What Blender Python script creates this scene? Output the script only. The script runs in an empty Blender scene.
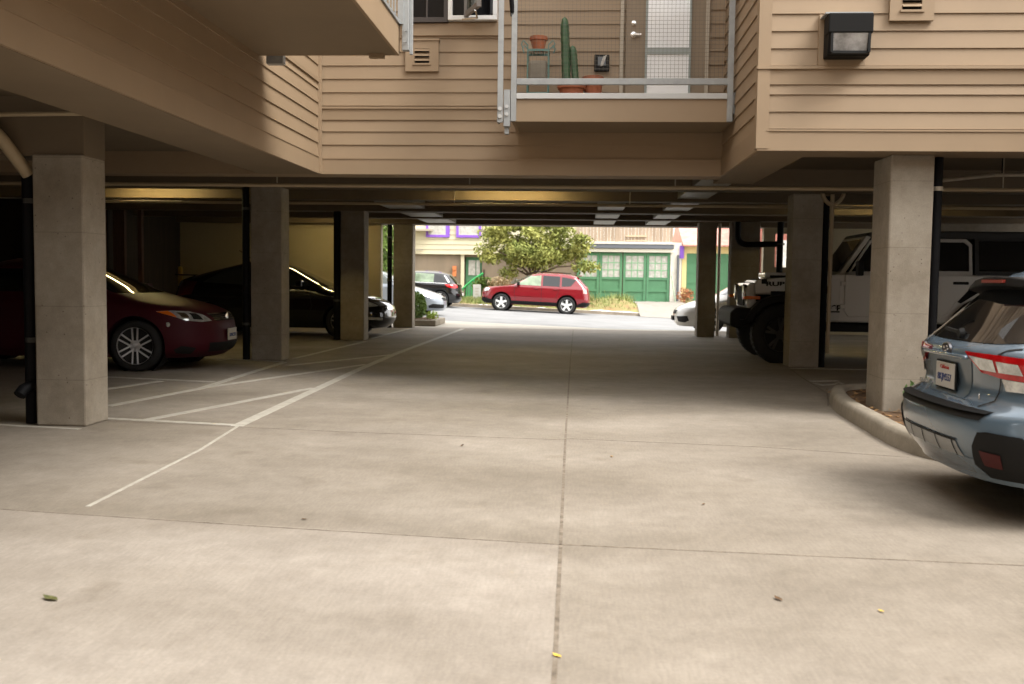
import bpy, bmesh, math, random
from mathutils import Vector, Matrix
random.seed(7)
SC = bpy.context.scene
COL = SC.collection
PI = math.pi

# ------------------------------------------------------------------ materials
MATS = {}
def mat(name, col, rough=.6, metal=0., spec=.5, var=.0, vscale=4., bump=0., bscale=40., coat=0., emit=None, estr=0., alpha=1., trans=0., col2=None, stretch=(1,1,1), sss=0.):
    if name in MATS: return MATS[name]
    m = bpy.data.materials.new(name); m.use_nodes = True
    nt = m.node_tree; b = nt.nodes['Principled BSDF']
    b.inputs['Base Color'].default_value = (*col, 1)
    b.inputs['Roughness'].default_value = rough
    b.inputs['Metallic'].default_value = metal
    b.inputs['Specular IOR Level'].default_value = spec
    b.inputs['Coat Weight'].default_value = coat
    b.inputs['Coat Roughness'].default_value = .04
    b.inputs['Transmission Weight'].default_value = trans
    b.inputs['Alpha'].default_value = alpha
    if emit:
        b.inputs['Emission Color'].default_value = (*emit, 1); b.inputs['Emission Strength'].default_value = estr
    tc = nt.nodes.new('ShaderNodeTexCoord'); mp = nt.nodes.new('ShaderNodeMapping')
    mp.inputs['Scale'].default_value = stretch
    nt.links.new(tc.outputs['Object'], mp.inputs['Vector'])
    if var > 0 or col2:
        n = nt.nodes.new('ShaderNodeTexNoise'); n.inputs['Scale'].default_value = vscale; n.inputs['Detail'].default_value = 6
        n.inputs['Roughness'].default_value = .65
        nt.links.new(mp.outputs[0], n.inputs['Vector'])
        r = nt.nodes.new('ShaderNodeValToRGB')
        c2 = col2 if col2 else tuple(max(0, c * (1 + var)) for c in col)
        c1 = col if col2 else tuple(max(0, c * (1 - var)) for c in col)
        r.color_ramp.elements[0].position = .32; r.color_ramp.elements[1].position = .68
        r.color_ramp.elements[0].color = (*c1, 1); r.color_ramp.elements[1].color = (*c2, 1)
        nt.links.new(n.outputs['Fac'], r.inputs['Fac']); nt.links.new(r.outputs['Color'], b.inputs['Base Color'])
    if bump > 0:
        n2 = nt.nodes.new('ShaderNodeTexNoise'); n2.inputs['Scale'].default_value = bscale; n2.inputs['Detail'].default_value = 5
        nt.links.new(mp.outputs[0], n2.inputs['Vector'])
        bp = nt.nodes.new('ShaderNodeBump'); bp.inputs['Strength'].default_value = bump; bp.inputs['Distance'].default_value = .01
        nt.links.new(n2.outputs['Fac'], bp.inputs['Height']); nt.links.new(bp.outputs[0], b.inputs['Normal'])
    MATS[name] = m
    return m

def concrete_mat(name, base, stain, pits=True, scale=1.0, bump=.25, seams=False):
    m = bpy.data.materials.new(name); m.use_nodes = True
    nt = m.node_tree; N = nt.nodes; K = nt.links; b = N['Principled BSDF']; b.inputs['Roughness'].default_value = .85
    b.inputs['Specular IOR Level'].default_value = .3
    tc = N.new('ShaderNodeTexCoord')
    geo = N.new('ShaderNodeNewGeometry')
    def noise(s, d=8, r=.6, st=(1, 1, 1)):
        mp = N.new('ShaderNodeMapping'); mp.inputs['Scale'].default_value = st; K.new(geo.outputs['Position'], mp.inputs['Vector'])
        n = N.new('ShaderNodeTexNoise'); n.inputs['Scale'].default_value = s * scale; n.inputs['Detail'].default_value = d; n.inputs['Roughness'].default_value = r
        K.new(mp.outputs[0], n.inputs['Vector']); return n.outputs['Fac']
    def ramp(f, p0, p1, c0, c1):
        r = N.new('ShaderNodeValToRGB'); e = r.color_ramp.elements; e[0].position = p0; e[1].position = p1
        e[0].color = (*c0, 1); e[1].color = (*c1, 1); K.new(f, r.inputs['Fac']); return r.outputs['Color']
    def mix(a, bb, f, mode='MIX'):
        x = N.new('ShaderNodeMix'); x.data_type = 'RGBA'; x.blend_type = mode
        if isinstance(f, float): x.inputs[0].default_value = f
        else: K.new(f, x.inputs[0])
        K.new(a, x.inputs[6]); K.new(bb, x.inputs[7]); return x.outputs[2]
    c = ramp(noise(.9), .35, .7, stain, base)
    c = mix(c, ramp(noise(6, 8, .7), .3, .7, (.72, .70, .67), (1.12, 1.11, 1.1)), .55, 'MULTIPLY')
    c = mix(c, ramp(noise(60, 4, .7), .35, .65, (.82, .81, .79), (1.1, 1.1, 1.1)), .5, 'MULTIPLY')
    if pits:
        v = N.new('ShaderNodeTexVoronoi'); v.inputs['Scale'].default_value = 16
        K.new(geo.outputs['Position'], v.inputs['Vector'])
        dots = ramp(v.outputs['Distance'], .05, .13, (.45, .42, .38), (1, 1, 1))
        gate = ramp(noise(3.0, 3), .42, .52, (0, 0, 0), (1, 1, 1))
        c = mix(c, mix(c, dots, 1.0, 'MULTIPLY'), gate)
    if seams:
        sp = N.new('ShaderNodeSeparateXYZ'); K.new(geo.outputs['Position'], sp.inputs[0])
        def mth(op, a, v):
            x = N.new('ShaderNodeMath'); x.operation = op; K.new(a, x.inputs[0]); x.inputs[1].default_value = v; return x.outputs[0]
        fr = mth('FRACT', mth('ADD', mth('MULTIPLY', sp.outputs[2], 1 / .62), .37), 0.)
        c = mix(c, ramp(fr, .006, .014, (.78, .77, .75), (1, 1, 1)), 1.0, 'MULTIPLY')
    K.new(c, b.inputs['Base Color'])
    bp = N.new('ShaderNodeBump'); bp.inputs['Strength'].default_value = bump; bp.inputs['Distance'].default_value = .006
    K.new(noise(70, 6, .7), bp.inputs['Height']); K.new(bp.outputs[0], b.inputs['Normal'])
    return m

def floor_mat():
    m = concrete_mat('floor_concrete', (.335, .298, .255), (.255, .224, .188), pits=False, bump=.2)
    nt = m.node_tree; N = nt.nodes; K = nt.links; b = N['Principled BSDF']
    b.inputs['Roughness'].default_value = .75
    src = b.inputs['Base Color'].links[0].from_socket
    geo = N.new('ShaderNodeNewGeometry')
    # brushed finish + soft patchy wear stretched along the lane
    def noise(s, st, d=5):
        mp = N.new('ShaderNodeMapping'); mp.inputs['Scale'].default_value = st; K.new(geo.outputs['Position'], mp.inputs['Vector'])
        n = N.new('ShaderNodeTexNoise'); n.inputs['Scale'].default_value = s; n.inputs['Detail'].default_value = d
        K.new(mp.outputs[0], n.inputs['Vector']); return n.outputs['Fac']
    def ramp(f, p0, p1, c0, c1):
        r = N.new('ShaderNodeValToRGB'); e = r.color_ramp.elements; e[0].position = p0; e[1].position = p1
        e[0].color = (*c0, 1); e[1].color = (*c1, 1); K.new(f, r.inputs['Fac']); return r.outputs['Color']
    def mul(a, bb, f):
        x = N.new('ShaderNodeMix'); x.data_type = 'RGBA'; x.blend_type = 'MULTIPLY'; x.inputs[0].default_value = f
        K.new(a, x.inputs[6]); K.new(bb, x.inputs[7]); return x.outputs[2]
    c = mul(src, ramp(noise(1.0, (70, 9, 1), 3), .35, .65, (.86, .86, .86), (1.08, 1.08, 1.08)), .45)
    c = mul(c, ramp(noise(.55, (.7, 1.6, 1), 6), .34, .62, (.78, .76, .72), (1.06, 1.06, 1.06)), .75)
    sp = N.new('ShaderNodeSeparateXYZ'); K.new(geo.outputs['Position'], sp.inputs[0])
    def mth(op, a, v):
        x = N.new('ShaderNodeMath'); x.operation = op; K.new(a, x.inputs[0])
        if isinstance(v, float): x.inputs[1].default_value = v
        else: K.new(v, x.inputs[1])
        return x.outputs[0]
    left = mth('LESS_THAN', sp.outputs[0], -.055)
    edge = mth('ADD', mth('MULTIPLY', sp.outputs[0], -.12), mth('ADD', mth('MULTIPLY', left, .01), 4.755))
    near = mth('MULTIPLY', mth('LESS_THAN', sp.outputs[1], edge), left)
    c = mul(c, ramp(near, .0, 1., (.92, .91, .89), (1.06, 1.06, 1.07)), 1.0)
    c = mul(c, ramp(noise(2.2, (1, 1, 1), 8), .62, .74, (1, 1, 1), (.70, .67, .62)), .55)
    K.new(c, b.inputs['Base Color'])
    return m

# ------------------------------------------------------------------ mesh builder
class MB:
    def __init__(s): s.v = []; s.f = []
    def add(s, vs, fs):
        o = len(s.v); s.v += [tuple(p) for p in vs]; s.f += [tuple(i + o for i in f) for f in fs]; return s
    def box(s, x0, y0, z0, x1, y1, z1):
        return s.add([(x0,y0,z0),(x1,y0,z0),(x1,y1,z0),(x0,y1,z0),(x0,y0,z1),(x1,y0,z1),(x1,y1,z1),(x0,y1,z1)],
                     [(0,3,2,1),(4,5,6,7),(0,1,5,4),(1,2,6,5),(2,3,7,6),(3,0,4,7)])
    def bar(s, a, b, w, h=None, up=(0, 0, 1)):
        a, b = Vector(a), Vector(b); h = h or w; d = (b - a).normalized(); u = Vector(up)
        if abs(d.dot(u)) > .95: u = Vector((1, 0, 0))
        r = d.cross(u).normalized(); u = r.cross(d)
        q = [r * (i * w / 2) + u * (j * h / 2) for i, j in ((-1,-1),(1,-1),(1,1),(-1,1))]
        return s.add([a + k for k in q] + [b + k for k in q], [(3,2,1,0),(4,5,6,7),(0,1,5,4),(1,2,6,5),(2,3,7,6),(3,0,4,7)])
    def tube(s, path, r, n=10, closed=False):
        P = [Vector(p) for p in path]; rs = r if isinstance(r, (list, tuple)) else [r] * len(P)
        vs = []; ref = None
        for i, p in enumerate(P):
            d = (P[min(i + 1, len(P) - 1)] - P[max(i - 1, 0)]).normalized()
            if ref is None:
                ref = d.orthogonal().normalized()
            ref = (ref - d * ref.dot(d)).normalized(); bn = d.cross(ref)
            vs += [p + (ref * math.cos(2 * PI * k / n) + bn * math.sin(2 * PI * k / n)) * rs[i] for k in range(n)]
        fs = []
        for i in range(len(P) - 1):
            for k in range(n):
                fs.append((i*n+k, i*n+(k+1) % n, (i+1)*n+(k+1) % n, (i+1)*n+k))
        fs.append(tuple(reversed(range(n)))); fs.append(tuple(range((len(P)-1)*n, len(P)*n)))
        return s.add(vs, fs)
    def lathe(s, prof, c=(0, 0, 0), axis='z', n=32, cap=True):
        vs = []; fs = []
        for (r, h) in prof:
            for k in range(n):
                a = 2 * PI * k / n; u, w = r * math.cos(a), r * math.sin(a)
                p = (u, w, h) if axis == 'z' else (u, h, -w) if axis == 'y' else (h, u, w)
                vs.append((p[0] + c[0], p[1] + c[1], p[2] + c[2]))
        m = len(prof)
        for i in range(m - 1):
            for k in range(n): fs.append((i*n+k, i*n+(k+1) % n, (i+1)*n+(k+1) % n, (i+1)*n+k))
        if cap: fs.append(tuple(reversed(range(n)))); fs.append(tuple(range((m-1)*n, m*n)))
        return s.add(vs, fs)
    def prism(s, poly, a0, a1, plane='xz'):
        """extrude a 2-D polygon along the remaining axis from a0 to a1"""
        def P(u, w, t): return (u, t, w) if plane == 'xz' else (t, u, w) if plane == 'yz' else (u, w, t)
        n = len(poly)
        vs = [P(u, w, a0) for u, w in poly] + [P(u, w, a1) for u, w in poly]
        fs = [tuple(reversed(range(n))), tuple(range(n, 2 * n))] + [(i, (i+1) % n, n+(i+1) % n, n+i) for i in range(n)]
        return s.add(vs, fs)
    def build(s, name, m, parent=None, bevel=0., smooth=False, local=False, seg=2, auto=None, recalc=True):
        me = bpy.data.meshes.new(name)
        vs = s.v
        if parent is not None and not local:
            inv = ROOTM[parent.name].inverted(); vs = [inv @ Vector(p) for p in vs]
        me.from_pydata([tuple(p) for p in vs], [], s.f); me.update()
        if recalc: bm = bmesh.new(); bm.from_mesh(me); bmesh.ops.recalc_face_normals(bm, faces=bm.faces); bm.to_mesh(me); bm.free()
        me.materials.append(m)
        o = bpy.data.objects.new(name, me); COL.objects.link(o)
        if parent is not None:
            o.parent = parent; ROOTM[o.name] = ROOTM[parent.name]
        else: ROOTM[o.name] = Matrix.Identity(4)
        if bevel > 0:
            bv = o.modifiers.new('bevel', 'BEVEL'); bv.width = bevel; bv.segments = seg; bv.limit_method = 'ANGLE'; bv.angle_limit = math.radians(35)
        if smooth:
            for p in me.polygons: p.use_smooth = True
            if auto:
                bm = bmesh.new(); bm.from_mesh(me)
                for e in bm.edges:
                    if len(e.link_faces) == 2 and e.calc_face_angle(0) > math.radians(auto): e.smooth = False
                bm.to_mesh(me); bm.free()
        return o
ROOTM = {}

def tag(o, label=None, cat=None, group=None, kind=None):
    if label: o['label'] = label
    if cat: o['category'] = cat
    if group: o['group'] = group
    if kind: o['kind'] = kind
    return o
def thing(name, label, cat, loc=(0, 0, 0), rz=0., group=None):
    o = bpy.data.objects.new(name, None); COL.objects.link(o)
    o.location = loc; o.rotation_euler = (0, 0, rz); o.empty_display_size = .2
    ROOTM[o.name] = Matrix.Translation(loc) @ Matrix.Rotation(rz, 4, 'Z')
    return tag(o, label, cat, group, 'thing')
def struct(name, mb, m, **k): return tag(mb.build(name, m, **k), kind='structure')
def single(name, mb, m, label, cat, group=None, **k): return tag(mb.build(name, m, **k), label, cat, group, 'thing')
def text_mesh(body, size, depth=.002, bold=0.):
    cu = bpy.data.curves.new('lettering', 'FONT'); cu.body = body; cu.size = size; cu.extrude = depth; cu.offset = bold
    cu.align_x = 'CENTER'; cu.align_y = 'CENTER'
    o = bpy.data.objects.new('lettering', cu); COL.objects.link(o)
    dg = bpy.context.evaluated_depsgraph_get()
    me = bpy.data.meshes.new_from_object(o.evaluated_get(dg)); me.name = 'lettering'
    bpy.data.objects.remove(o)
    return me
def lettering(body, size, M, m, parent, name='lettering', bold=0., sx=1.):
    """flat raised letters; M takes text space (x right, y up, z out) to the parent's local space"""
    me = text_mesh(body, size, .0015, bold); me.transform(M @ Matrix.Diagonal((sx, 1, 1, 1))); me.materials.append(m)
    o = bpy.data.objects.new(name, me); COL.objects.link(o); o.parent = parent; ROOTM[o.name] = ROOTM[parent.name]
    return o

# ------------------------------------------------------------------ palette
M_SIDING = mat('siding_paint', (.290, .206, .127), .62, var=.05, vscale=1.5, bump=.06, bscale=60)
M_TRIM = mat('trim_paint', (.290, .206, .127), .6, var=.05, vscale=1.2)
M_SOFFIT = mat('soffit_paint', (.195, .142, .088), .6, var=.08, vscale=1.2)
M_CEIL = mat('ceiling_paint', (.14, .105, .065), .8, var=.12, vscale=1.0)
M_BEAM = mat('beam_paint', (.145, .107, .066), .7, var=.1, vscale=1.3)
M_BOARD = mat('light_board', (.36, .34, .29), .45, var=.06, vscale=2)
M_COLUMN = concrete_mat('column_concrete', (.36, .322, .266), (.25, .215, .168), pits=True, scale=1.6, bump=.5, seams=True)
M_CURB = concrete_mat('curb_concrete', (.34, .30, .24), (.23, .20, .155), pits=True, scale=2, bump=.5)
M_FLOOR = floor_mat()
M_WALK = concrete_mat('sidewalk_concrete', (.48, .45, .40), (.40, .37, .32), pits=False)
M_PAINT = mat('line_paint', (.32, .29, .24), .7, col2=(.46, .43, .37), vscale=9, bump=.2)
M_JOINT = mat('joint_filler', (.085, .065, .045), .9, col2=(.26, .215, .165), vscale=14)
M_GALV = mat('galvanised_steel', (.33, .34, .34), .5, metal=.4, var=.12, vscale=9)
M_WHITE_METAL = mat('pale_cap_metal', (.50, .50, .49), .5, metal=.1, var=.04)
M_BLACKPIPE = mat('black_iron', (.006, .006, .007), .6, spec=.15, var=.3, vscale=5)
M_TANPIPE = mat('tan_pipe', (.42, .33, .21), .5, var=.06)
M_GREYPIPE = mat('grey_pipe', (.42, .37, .29), .5, metal=.3, var=.1)
M_CREAM = mat('cream_wall', (.42, .36, .235), .8, var=.07, vscale=.8)
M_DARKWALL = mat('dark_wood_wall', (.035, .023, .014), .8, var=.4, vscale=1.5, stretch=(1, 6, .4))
M_ASPHALT = mat('asphalt', (.205, .205, .205), .9, var=.14, vscale=.8, bump=.4, bscale=60)
M_BLACK = mat('black_plastic', (.010, .010, .010), .6, spec=.2, bump=.1, bscale=120)
M_RUBBER = mat('tyre_rubber', (.014, .014, .014), .75, bump=.2, bscale=60)
M_GLASS = mat('car_glass', (.006, .007, .008), .03, spec=.6, coat=.3)
M_WINDOW = mat('window_glass', (.006, .006, .007), .05, spec=.25)
M_GLASS_G = mat('tinted_glass', (.06, .07, .06), .03, spec=.7)
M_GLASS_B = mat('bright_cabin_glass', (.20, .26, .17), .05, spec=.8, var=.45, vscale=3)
M_CHROME = mat('chrome', (.75, .75, .74), .15, metal=1.)
M_ALLOY = mat('alloy_wheel', (.62, .61, .60), .28, metal=.8)
M_ALLOY_L = mat('bright_alloy', (.85, .85, .84), .35, metal=.3)
M_LAMP_CLEAR = mat('clear_lens', (.62, .63, .62), .08, metal=.5, var=.35, vscale=18)
M_LAMP_RED = mat('red_lens', (.46, .008, .010), .10, coat=.6, var=.25, vscale=12)
M_LAMP_ORANGE = mat('orange_lens', (.75, .17, .02), .15, coat=.4)
M_PLATE = mat('plate_white', (.50, .48, .44), .5, var=.03)
M_INK = mat('plate_ink', (.03, .05, .16), .5)
M_REDINK = mat('plate_red_ink', (.45, .05, .04), .5)
M_TERRA = mat('terracotta', (.34, .105, .045), .8, var=.12, vscale=8)
M_CACTUS = mat('cactus_skin', (.030, .075, .035), .6, col2=(.06, .12, .05), vscale=16)
M_SOIL = mat('leaf_soil', (.045, .026, .014), .95, col2=(.16, .085, .035), vscale=22, bump=.9, bscale=30)
M_GREENWIRE = mat('green_wire', (.11, .20, .175), .5)
M_LEAF = mat('tree_leaf', (.10, .14, .028), .6, col2=(.40, .39, .11), vscale=1.1, spec=.2)
M_LEAF_B = mat('bush_leaf', (.07, .14, .028), .6, col2=(.20, .27, .06), vscale=2., spec=.2)
M_BARK = mat('bark', (.09, .06, .04), .9, var=.3, vscale=12)
def paint(name, c, rough=.22, metal=.0): return mat(name, c, rough, metal=metal, coat=.9, spec=.5)

# ------------------------------------------------------------------ camera
H = 1.3; F = 985.
psi, pit, roll = 0.06593, 0.06473, 0.013
f = Vector((-math.sin(psi) * math.cos(pit), math.cos(psi) * math.cos(pit), -math.sin(pit)))
rt = Vector((math.cos(psi), math.sin(psi), 0)); dn = f.cross(rt)
r2 = rt * math.cos(roll) - dn * math.sin(roll); d2 = rt * math.sin(roll) + dn * math.cos(roll)
cd = bpy.data.cameras.new('camera'); cam = bpy.data.objects.new('camera', cd); COL.objects.link(cam)
cam.matrix_world = Matrix(((r2.x, -d2.x, -f.x, 0), (r2.y, -d2.y, -f.y, 0), (r2.z, -d2.z, -f.z, H), (0, 0, 0, 1)))
cd.sensor_width = 36; cd.lens = 36 * F / 1024; cd.clip_start = .05; cd.clip_end = 300
cd.dof.use_dof = True; cd.dof.focus_distance = 9.5; cd.dof.aperture_fstop = 3.2
SC.camera = cam

# ------------------------------------------------------------------ ground
def street_z(x, y):
    t = min(1, max(0, (y - 25.5) / 4.5)); t = t * t * (3 - 2 * t)
    return t * (-.133 - .0377 * max(-30, min(30, x)))
def sheet(x0, x1, y0, y1, nx, ny, zf, depth=.25):
    mb = MB(); vs = []
    for j in range(ny + 1):
        for i in range(nx + 1):
            x = x0 + (x1 - x0) * i / nx; y = y0 + (y1 - y0) * j / ny; vs.append((x, y, zf(x, y)))
    mb.add(vs, [(j*(nx+1)+i, j*(nx+1)+i+1, (j+1)*(nx+1)+i+1, (j+1)*(nx+1)+i) for j in range(ny) for i in range(nx)])
    return mb
fl = struct('floor', MB().box(-13, -9, -.3, 14, 25.5, 0), M_FLOOR)
struct('sidewalk', sheet(-30, 30, 25.5, 29, 40, 10, street_z), M_WALK)
struct('street', sheet(-32, 32, 29, 41.9, 32, 8, street_z), M_ASPHALT)

def flat_path(pts, w, z0, z1):
    P = [Vector(p) for p in pts]; L = []; n = len(P)
    for k in range(n):
        d0 = (P[k] - P[max(k - 1, 0)]); d1 = (P[min(k + 1, n - 1)] - P[k]); d = ((d0.normalized() if d0.length else Vector((0, 0))) + (d1.normalized() if d1.length else Vector((0, 0)))).normalized()
        dd = d1 if d1.length else d0; m = 1 / max(.4, d.dot(dd.normalized())); q = Vector((-d.y, d.x)) * w / 2 * m; L.append((P[k] - q, P[k] + q))
    vs = []
    for a, b in L: vs += [(a.x, a.y, z0), (b.x, b.y, z0), (b.x, b.y, z1), (a.x, a.y, z1)]
    fs = [(3, 2, 1, 0), tuple(4 * (n - 1) + k for k in range(4))]
    for k in range(n - 1):
        for e in range(4): f = (e + 1) % 4; fs.append((4*k+e, 4*k+f, 4*k+4+f, 4*k+4+e))
    return MB().add(vs, fs)
PLZ = .002
for pts, w in (([(-2.90, 8.2), (-3.03, 13.45), (-3.05, 16.5), (-2.90, 24.9)], .11), ([(-2.70, 5.24), (-2.77, 7.06), (-2.89, 8.2)], .028),
               ([(-4.20, 8.49), (-2.88, 8.27)], .09), ([(-5.4, 8.08), (-4.11, 7.86)], .06), ([(-3.80, 8.46), (-3.03, 11.17)], .10),
               ([(-4.56, 9.27), (-4.26, 10.9), (-4.36, 14.4)], .10), ([(-4.27, 10.94), (-3.10, 14.3)], .10),
               ([(-6.6, 12.05), (-4.37, 11.58)], .10), ([(-5.40, 10.0), (-5.02, 11.56)], .10), ([(-6.2, 14.95), (-4.41, 14.52)], .06),
               ([(-4.15, 13.9), (-3.06, 16.2)], .10), ([(-4.40, 15.1), (-4.21, 19.4)], .08), ([(-4.3, 20.3), (-4.2, 24.6)], .08),
               ([(3.2, 14.98), (6.4, 15.1)], .07), ([(3.06, 13.08), (3.44, 13.20)], .07),
               ([(3.06, 12.84), (3.10, 12.60), (3.28, 12.76), (3.40, 12.98), (3.40, 12.68)], .06)):
    PLZ += .00035; flat_path(pts, w, .0003, PLZ).build('painted_line', M_PAINT, fl, local=True)
for pts, w in (([(-.055, -2), (-.055, 3.3), (-.08, 8), (-.10, 16), (-.10, 25.4)], .018), ([(-6, 5.45), (-3.3, 5.15), (-1.6, 4.93), (-.07, 4.76)], .012),
               ([(-.07, 4.76), (2.1, 4.64), (6, 4.4)], .014), ([(-.09, 7.98), (1.45, 7.79), (2.5, 7.49)], .010), ([(-4.5, 8.4), (-1.9, 8.05), (-.09, 7.91)], .008),
               ([(2.65, 10.5), (2.93, 11.66), (3.08, 13.77), (3.2, 15)], .02)):
    flat_path(pts, w, .0005, .0015).build('floor_joint', M_JOINT, fl, local=True)

# ------------------------------------------------------------------ the building
def siding(mb, a, b, nrm, z0, z1, ex=.155, lip=.016):
    """lap boards from a to b (plan points), facing nrm"""
    a = Vector((*a, 0)); b = Vector((*b, 0)); n = Vector((*nrm, 0)); z = z0
    while z < z1 - .02:
        t = min(z + ex, z1)
        def P(p, zz, o): q = p + n * o; return (q.x, q.y, zz)
        mb.add([P(a, z, lip), P(b, z, lip), P(b, t, .002), P(a, t, .002), P(a, z, 0), P(b, z, 0)], [(0, 1, 2, 3), (4, 5, 1, 0)])
        z = t
    return mb
ZB = 2.5      # underside of the building
ZT = 9.5
# back facade, above the drive
def facade_block(name, bx, faces):
    mb = MB().box(*bx); o = struct(name, mb, M_SIDING)
    for (a, b, n, z0, z1) in faces: siding(MB(), a, b, n, z0, z1).build('siding', M_SIDING, o, recalc=False)
    return o
wb = facade_block('wall_back', (-12, 11.6, ZB, 1.66, 11.95, ZT), [((-3.08, 11.6), (1.64, 11.6), (0, -1), 2.69, 3.14), ((-3.08, 11.6), (1.64, 11.6), (0, -1), 3.30, ZT)])
MB().box(-3.08, 11.575, ZB, 1.64, 11.6, 2.675).build('fascia_board', M_TRIM, wb)
MB().box(-3.08, 11.568, 2.675, 1.64, 11.6, 2.692).build('drip_strip', M_TRIM, wb)
MB().box(-3.08, 11.58, 3.135, 1.64, 11.6, 3.265).build('band_board', M_TRIM, wb)
MB().box(-3.08, 11.562, 3.262, 1.64, 11.6, 3.285).build('band_flashing', M_TRIM, wb)
wl = facade_block('wall_left', (-3.42, -4.0, ZB, -3.08, 11.6, ZT), [((-3.08, -4), (-3.08, 11.57), (1, 0), 2.70, 3.56), ((-3.08, -4), (-3.08, 11.57), (1, 0), 3.60, ZT)])
MB().box(-3.08, -4, ZB, -3.062, 11.57, 2.69).build('fascia_board', M_TRIM, wl)
MB().box(-3.08, -4, 2.688, -3.055, 11.57, 2.702).build('drip_strip', M_TRIM, wl)
MB().box(-3.08, -4, 3.555, -3.055, 11.57, 3.60).build('band_flashing', M_TRIM, wl)
MB().box(-3.095, 11.50, ZB, -3.04, 11.575, ZT).build('corner_board', M_TRIM, wl)
wr = facade_block('wall_right', (1.64, 9.3, ZB, 10.5, 9.6, ZT), [((1.72, 9.3), (10.5, 9.3), (0, -1), 2.70, 3.12), ((1.72, 9.3), (10.5, 9.3), (0, -1), 3.27, ZT)])
MB().box(1.62, 9.275, ZB, 10.5, 9.3, 2.675).build('fascia_board', M_TRIM, wr)
MB().box(1.70, 9.265, 2.675, 10.5, 9.3, 2.692).build('drip_strip', M_TRIM, wr)
MB().box(1.70, 9.28, 3.10, 10.5, 9.3, 3.235).build('band_board', M_TRIM, wr)
MB().box(1.60, 9.255, 3.235, 10.5, 9.3, 3.262).build('band_flashing', M_TRIM, wr)
MB().prism([(1.608, 9.268), (1.72, 9.268), (1.72, 9.31), (1.645, 9.31), (1.645, 9.40), (1.608, 9.40)], ZB + .02, ZT, 'xy').build('corner_board', M_TRIM, wr)
wi = facade_block('wall_inner_right', (1.64, 9.6, ZB, 1.95, 11.6, ZT), [((1.64, 11.6), (1.64, 9.40), (-1, 0), 2.70, ZT)])
MB().box(1.618, 9.3, ZB, 1.64, 11.6, 2.70).build('fascia_board', M_TRIM, wi)
# unseen rest of the complex, added behind the camera and right to cut side light
struct('unseen_wall_front', MB().box(-13, -8.3, 0, 8.8, -8, ZT), M_SIDING)
struct('unseen_wall_right', MB().box(8.5, -8, 0, 8.8, 9.3, 7), M_SIDING)
# soffit beams: run along the lane under the walls and on through the garage
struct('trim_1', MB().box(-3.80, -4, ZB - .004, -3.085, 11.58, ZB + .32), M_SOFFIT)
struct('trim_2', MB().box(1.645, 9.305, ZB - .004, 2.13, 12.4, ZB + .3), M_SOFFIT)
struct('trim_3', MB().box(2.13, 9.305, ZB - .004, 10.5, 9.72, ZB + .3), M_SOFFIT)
for i, (x0, x1) in enumerate(((-3.80, -3.08), (.36, .86), (1.64, 2.13))):
    struct('trim_%d' % (4 + i), MB().box(x0, (18.2, 18.6, 13.6)[i], 2.66, x1, 25.3, 2.93), M_BOARD)
# ceilings
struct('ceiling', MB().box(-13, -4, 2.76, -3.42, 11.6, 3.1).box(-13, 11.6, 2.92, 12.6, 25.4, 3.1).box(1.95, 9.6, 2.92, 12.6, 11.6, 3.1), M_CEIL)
struct('roof', MB().box(-13, 11.6, ZT, 12.6, 25.4, ZT + .2).box(-13, -4, ZT, -3.08, 11.6, ZT + .2).box(1.64, 9.3, ZT, 12.6, 11.6, ZT + .2), M_TRIM)
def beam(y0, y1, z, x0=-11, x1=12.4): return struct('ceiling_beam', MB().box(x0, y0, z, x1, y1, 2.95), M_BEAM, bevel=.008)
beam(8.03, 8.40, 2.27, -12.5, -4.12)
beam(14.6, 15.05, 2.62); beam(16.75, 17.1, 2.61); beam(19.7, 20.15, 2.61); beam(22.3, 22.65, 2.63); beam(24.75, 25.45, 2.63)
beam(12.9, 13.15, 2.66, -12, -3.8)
# outer garage walls
struct('wall_street', MB().box(-10.3, 25.0, 0, -5.04, 25.25, 2.8), M_CREAM)
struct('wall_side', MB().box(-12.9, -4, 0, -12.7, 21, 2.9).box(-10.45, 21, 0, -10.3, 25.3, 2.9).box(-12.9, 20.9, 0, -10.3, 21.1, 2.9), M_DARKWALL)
struct('wall_end', MB().box(4.6, 25.0, 0, 4.86, 25.25, 2.8).box(4.86, 25.0, 0, 5.24, 25.25, 1.62).box(4.86, 25., 2.53, 5.24, 25.25, 2.8).box(5.24, 25.0, 0, 10.6, 25.25, 2.8), M_CREAM)
struct('window_2', MB().box(4.86, 25.1, 1.62, 4.90, 25.16, 2.53).box(5.20, 25.1, 1.62, 5.24, 25.16, 2.53).box(4.86, 25.1, 1.62, 5.24, 25.16, 1.66).box(4.86, 25.1, 2.49, 5.24, 25.16, 2.53), M_CREAM)
struct('wall_concrete', MB().box(10.45, 9.6, 0, 10.75, 21.5, 2.95).box(8.0, 22.6, 0, 10.0, 22.9, 2.95), M_COLUMN)
# slatted locker posts at the dark end of the garage
for i, (x, w) in enumerate(((-9.9, .05), (-9.55, .12), (-9.1, .04))):
    struct('trim_%d' % (7 + i), MB().box(x - w, 20.0, 0, x + w, 20.1, 2.75), mat('locker_wood', (.11, .055, .035), .8, var=.3, stretch=(8, 8, .6)))

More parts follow.
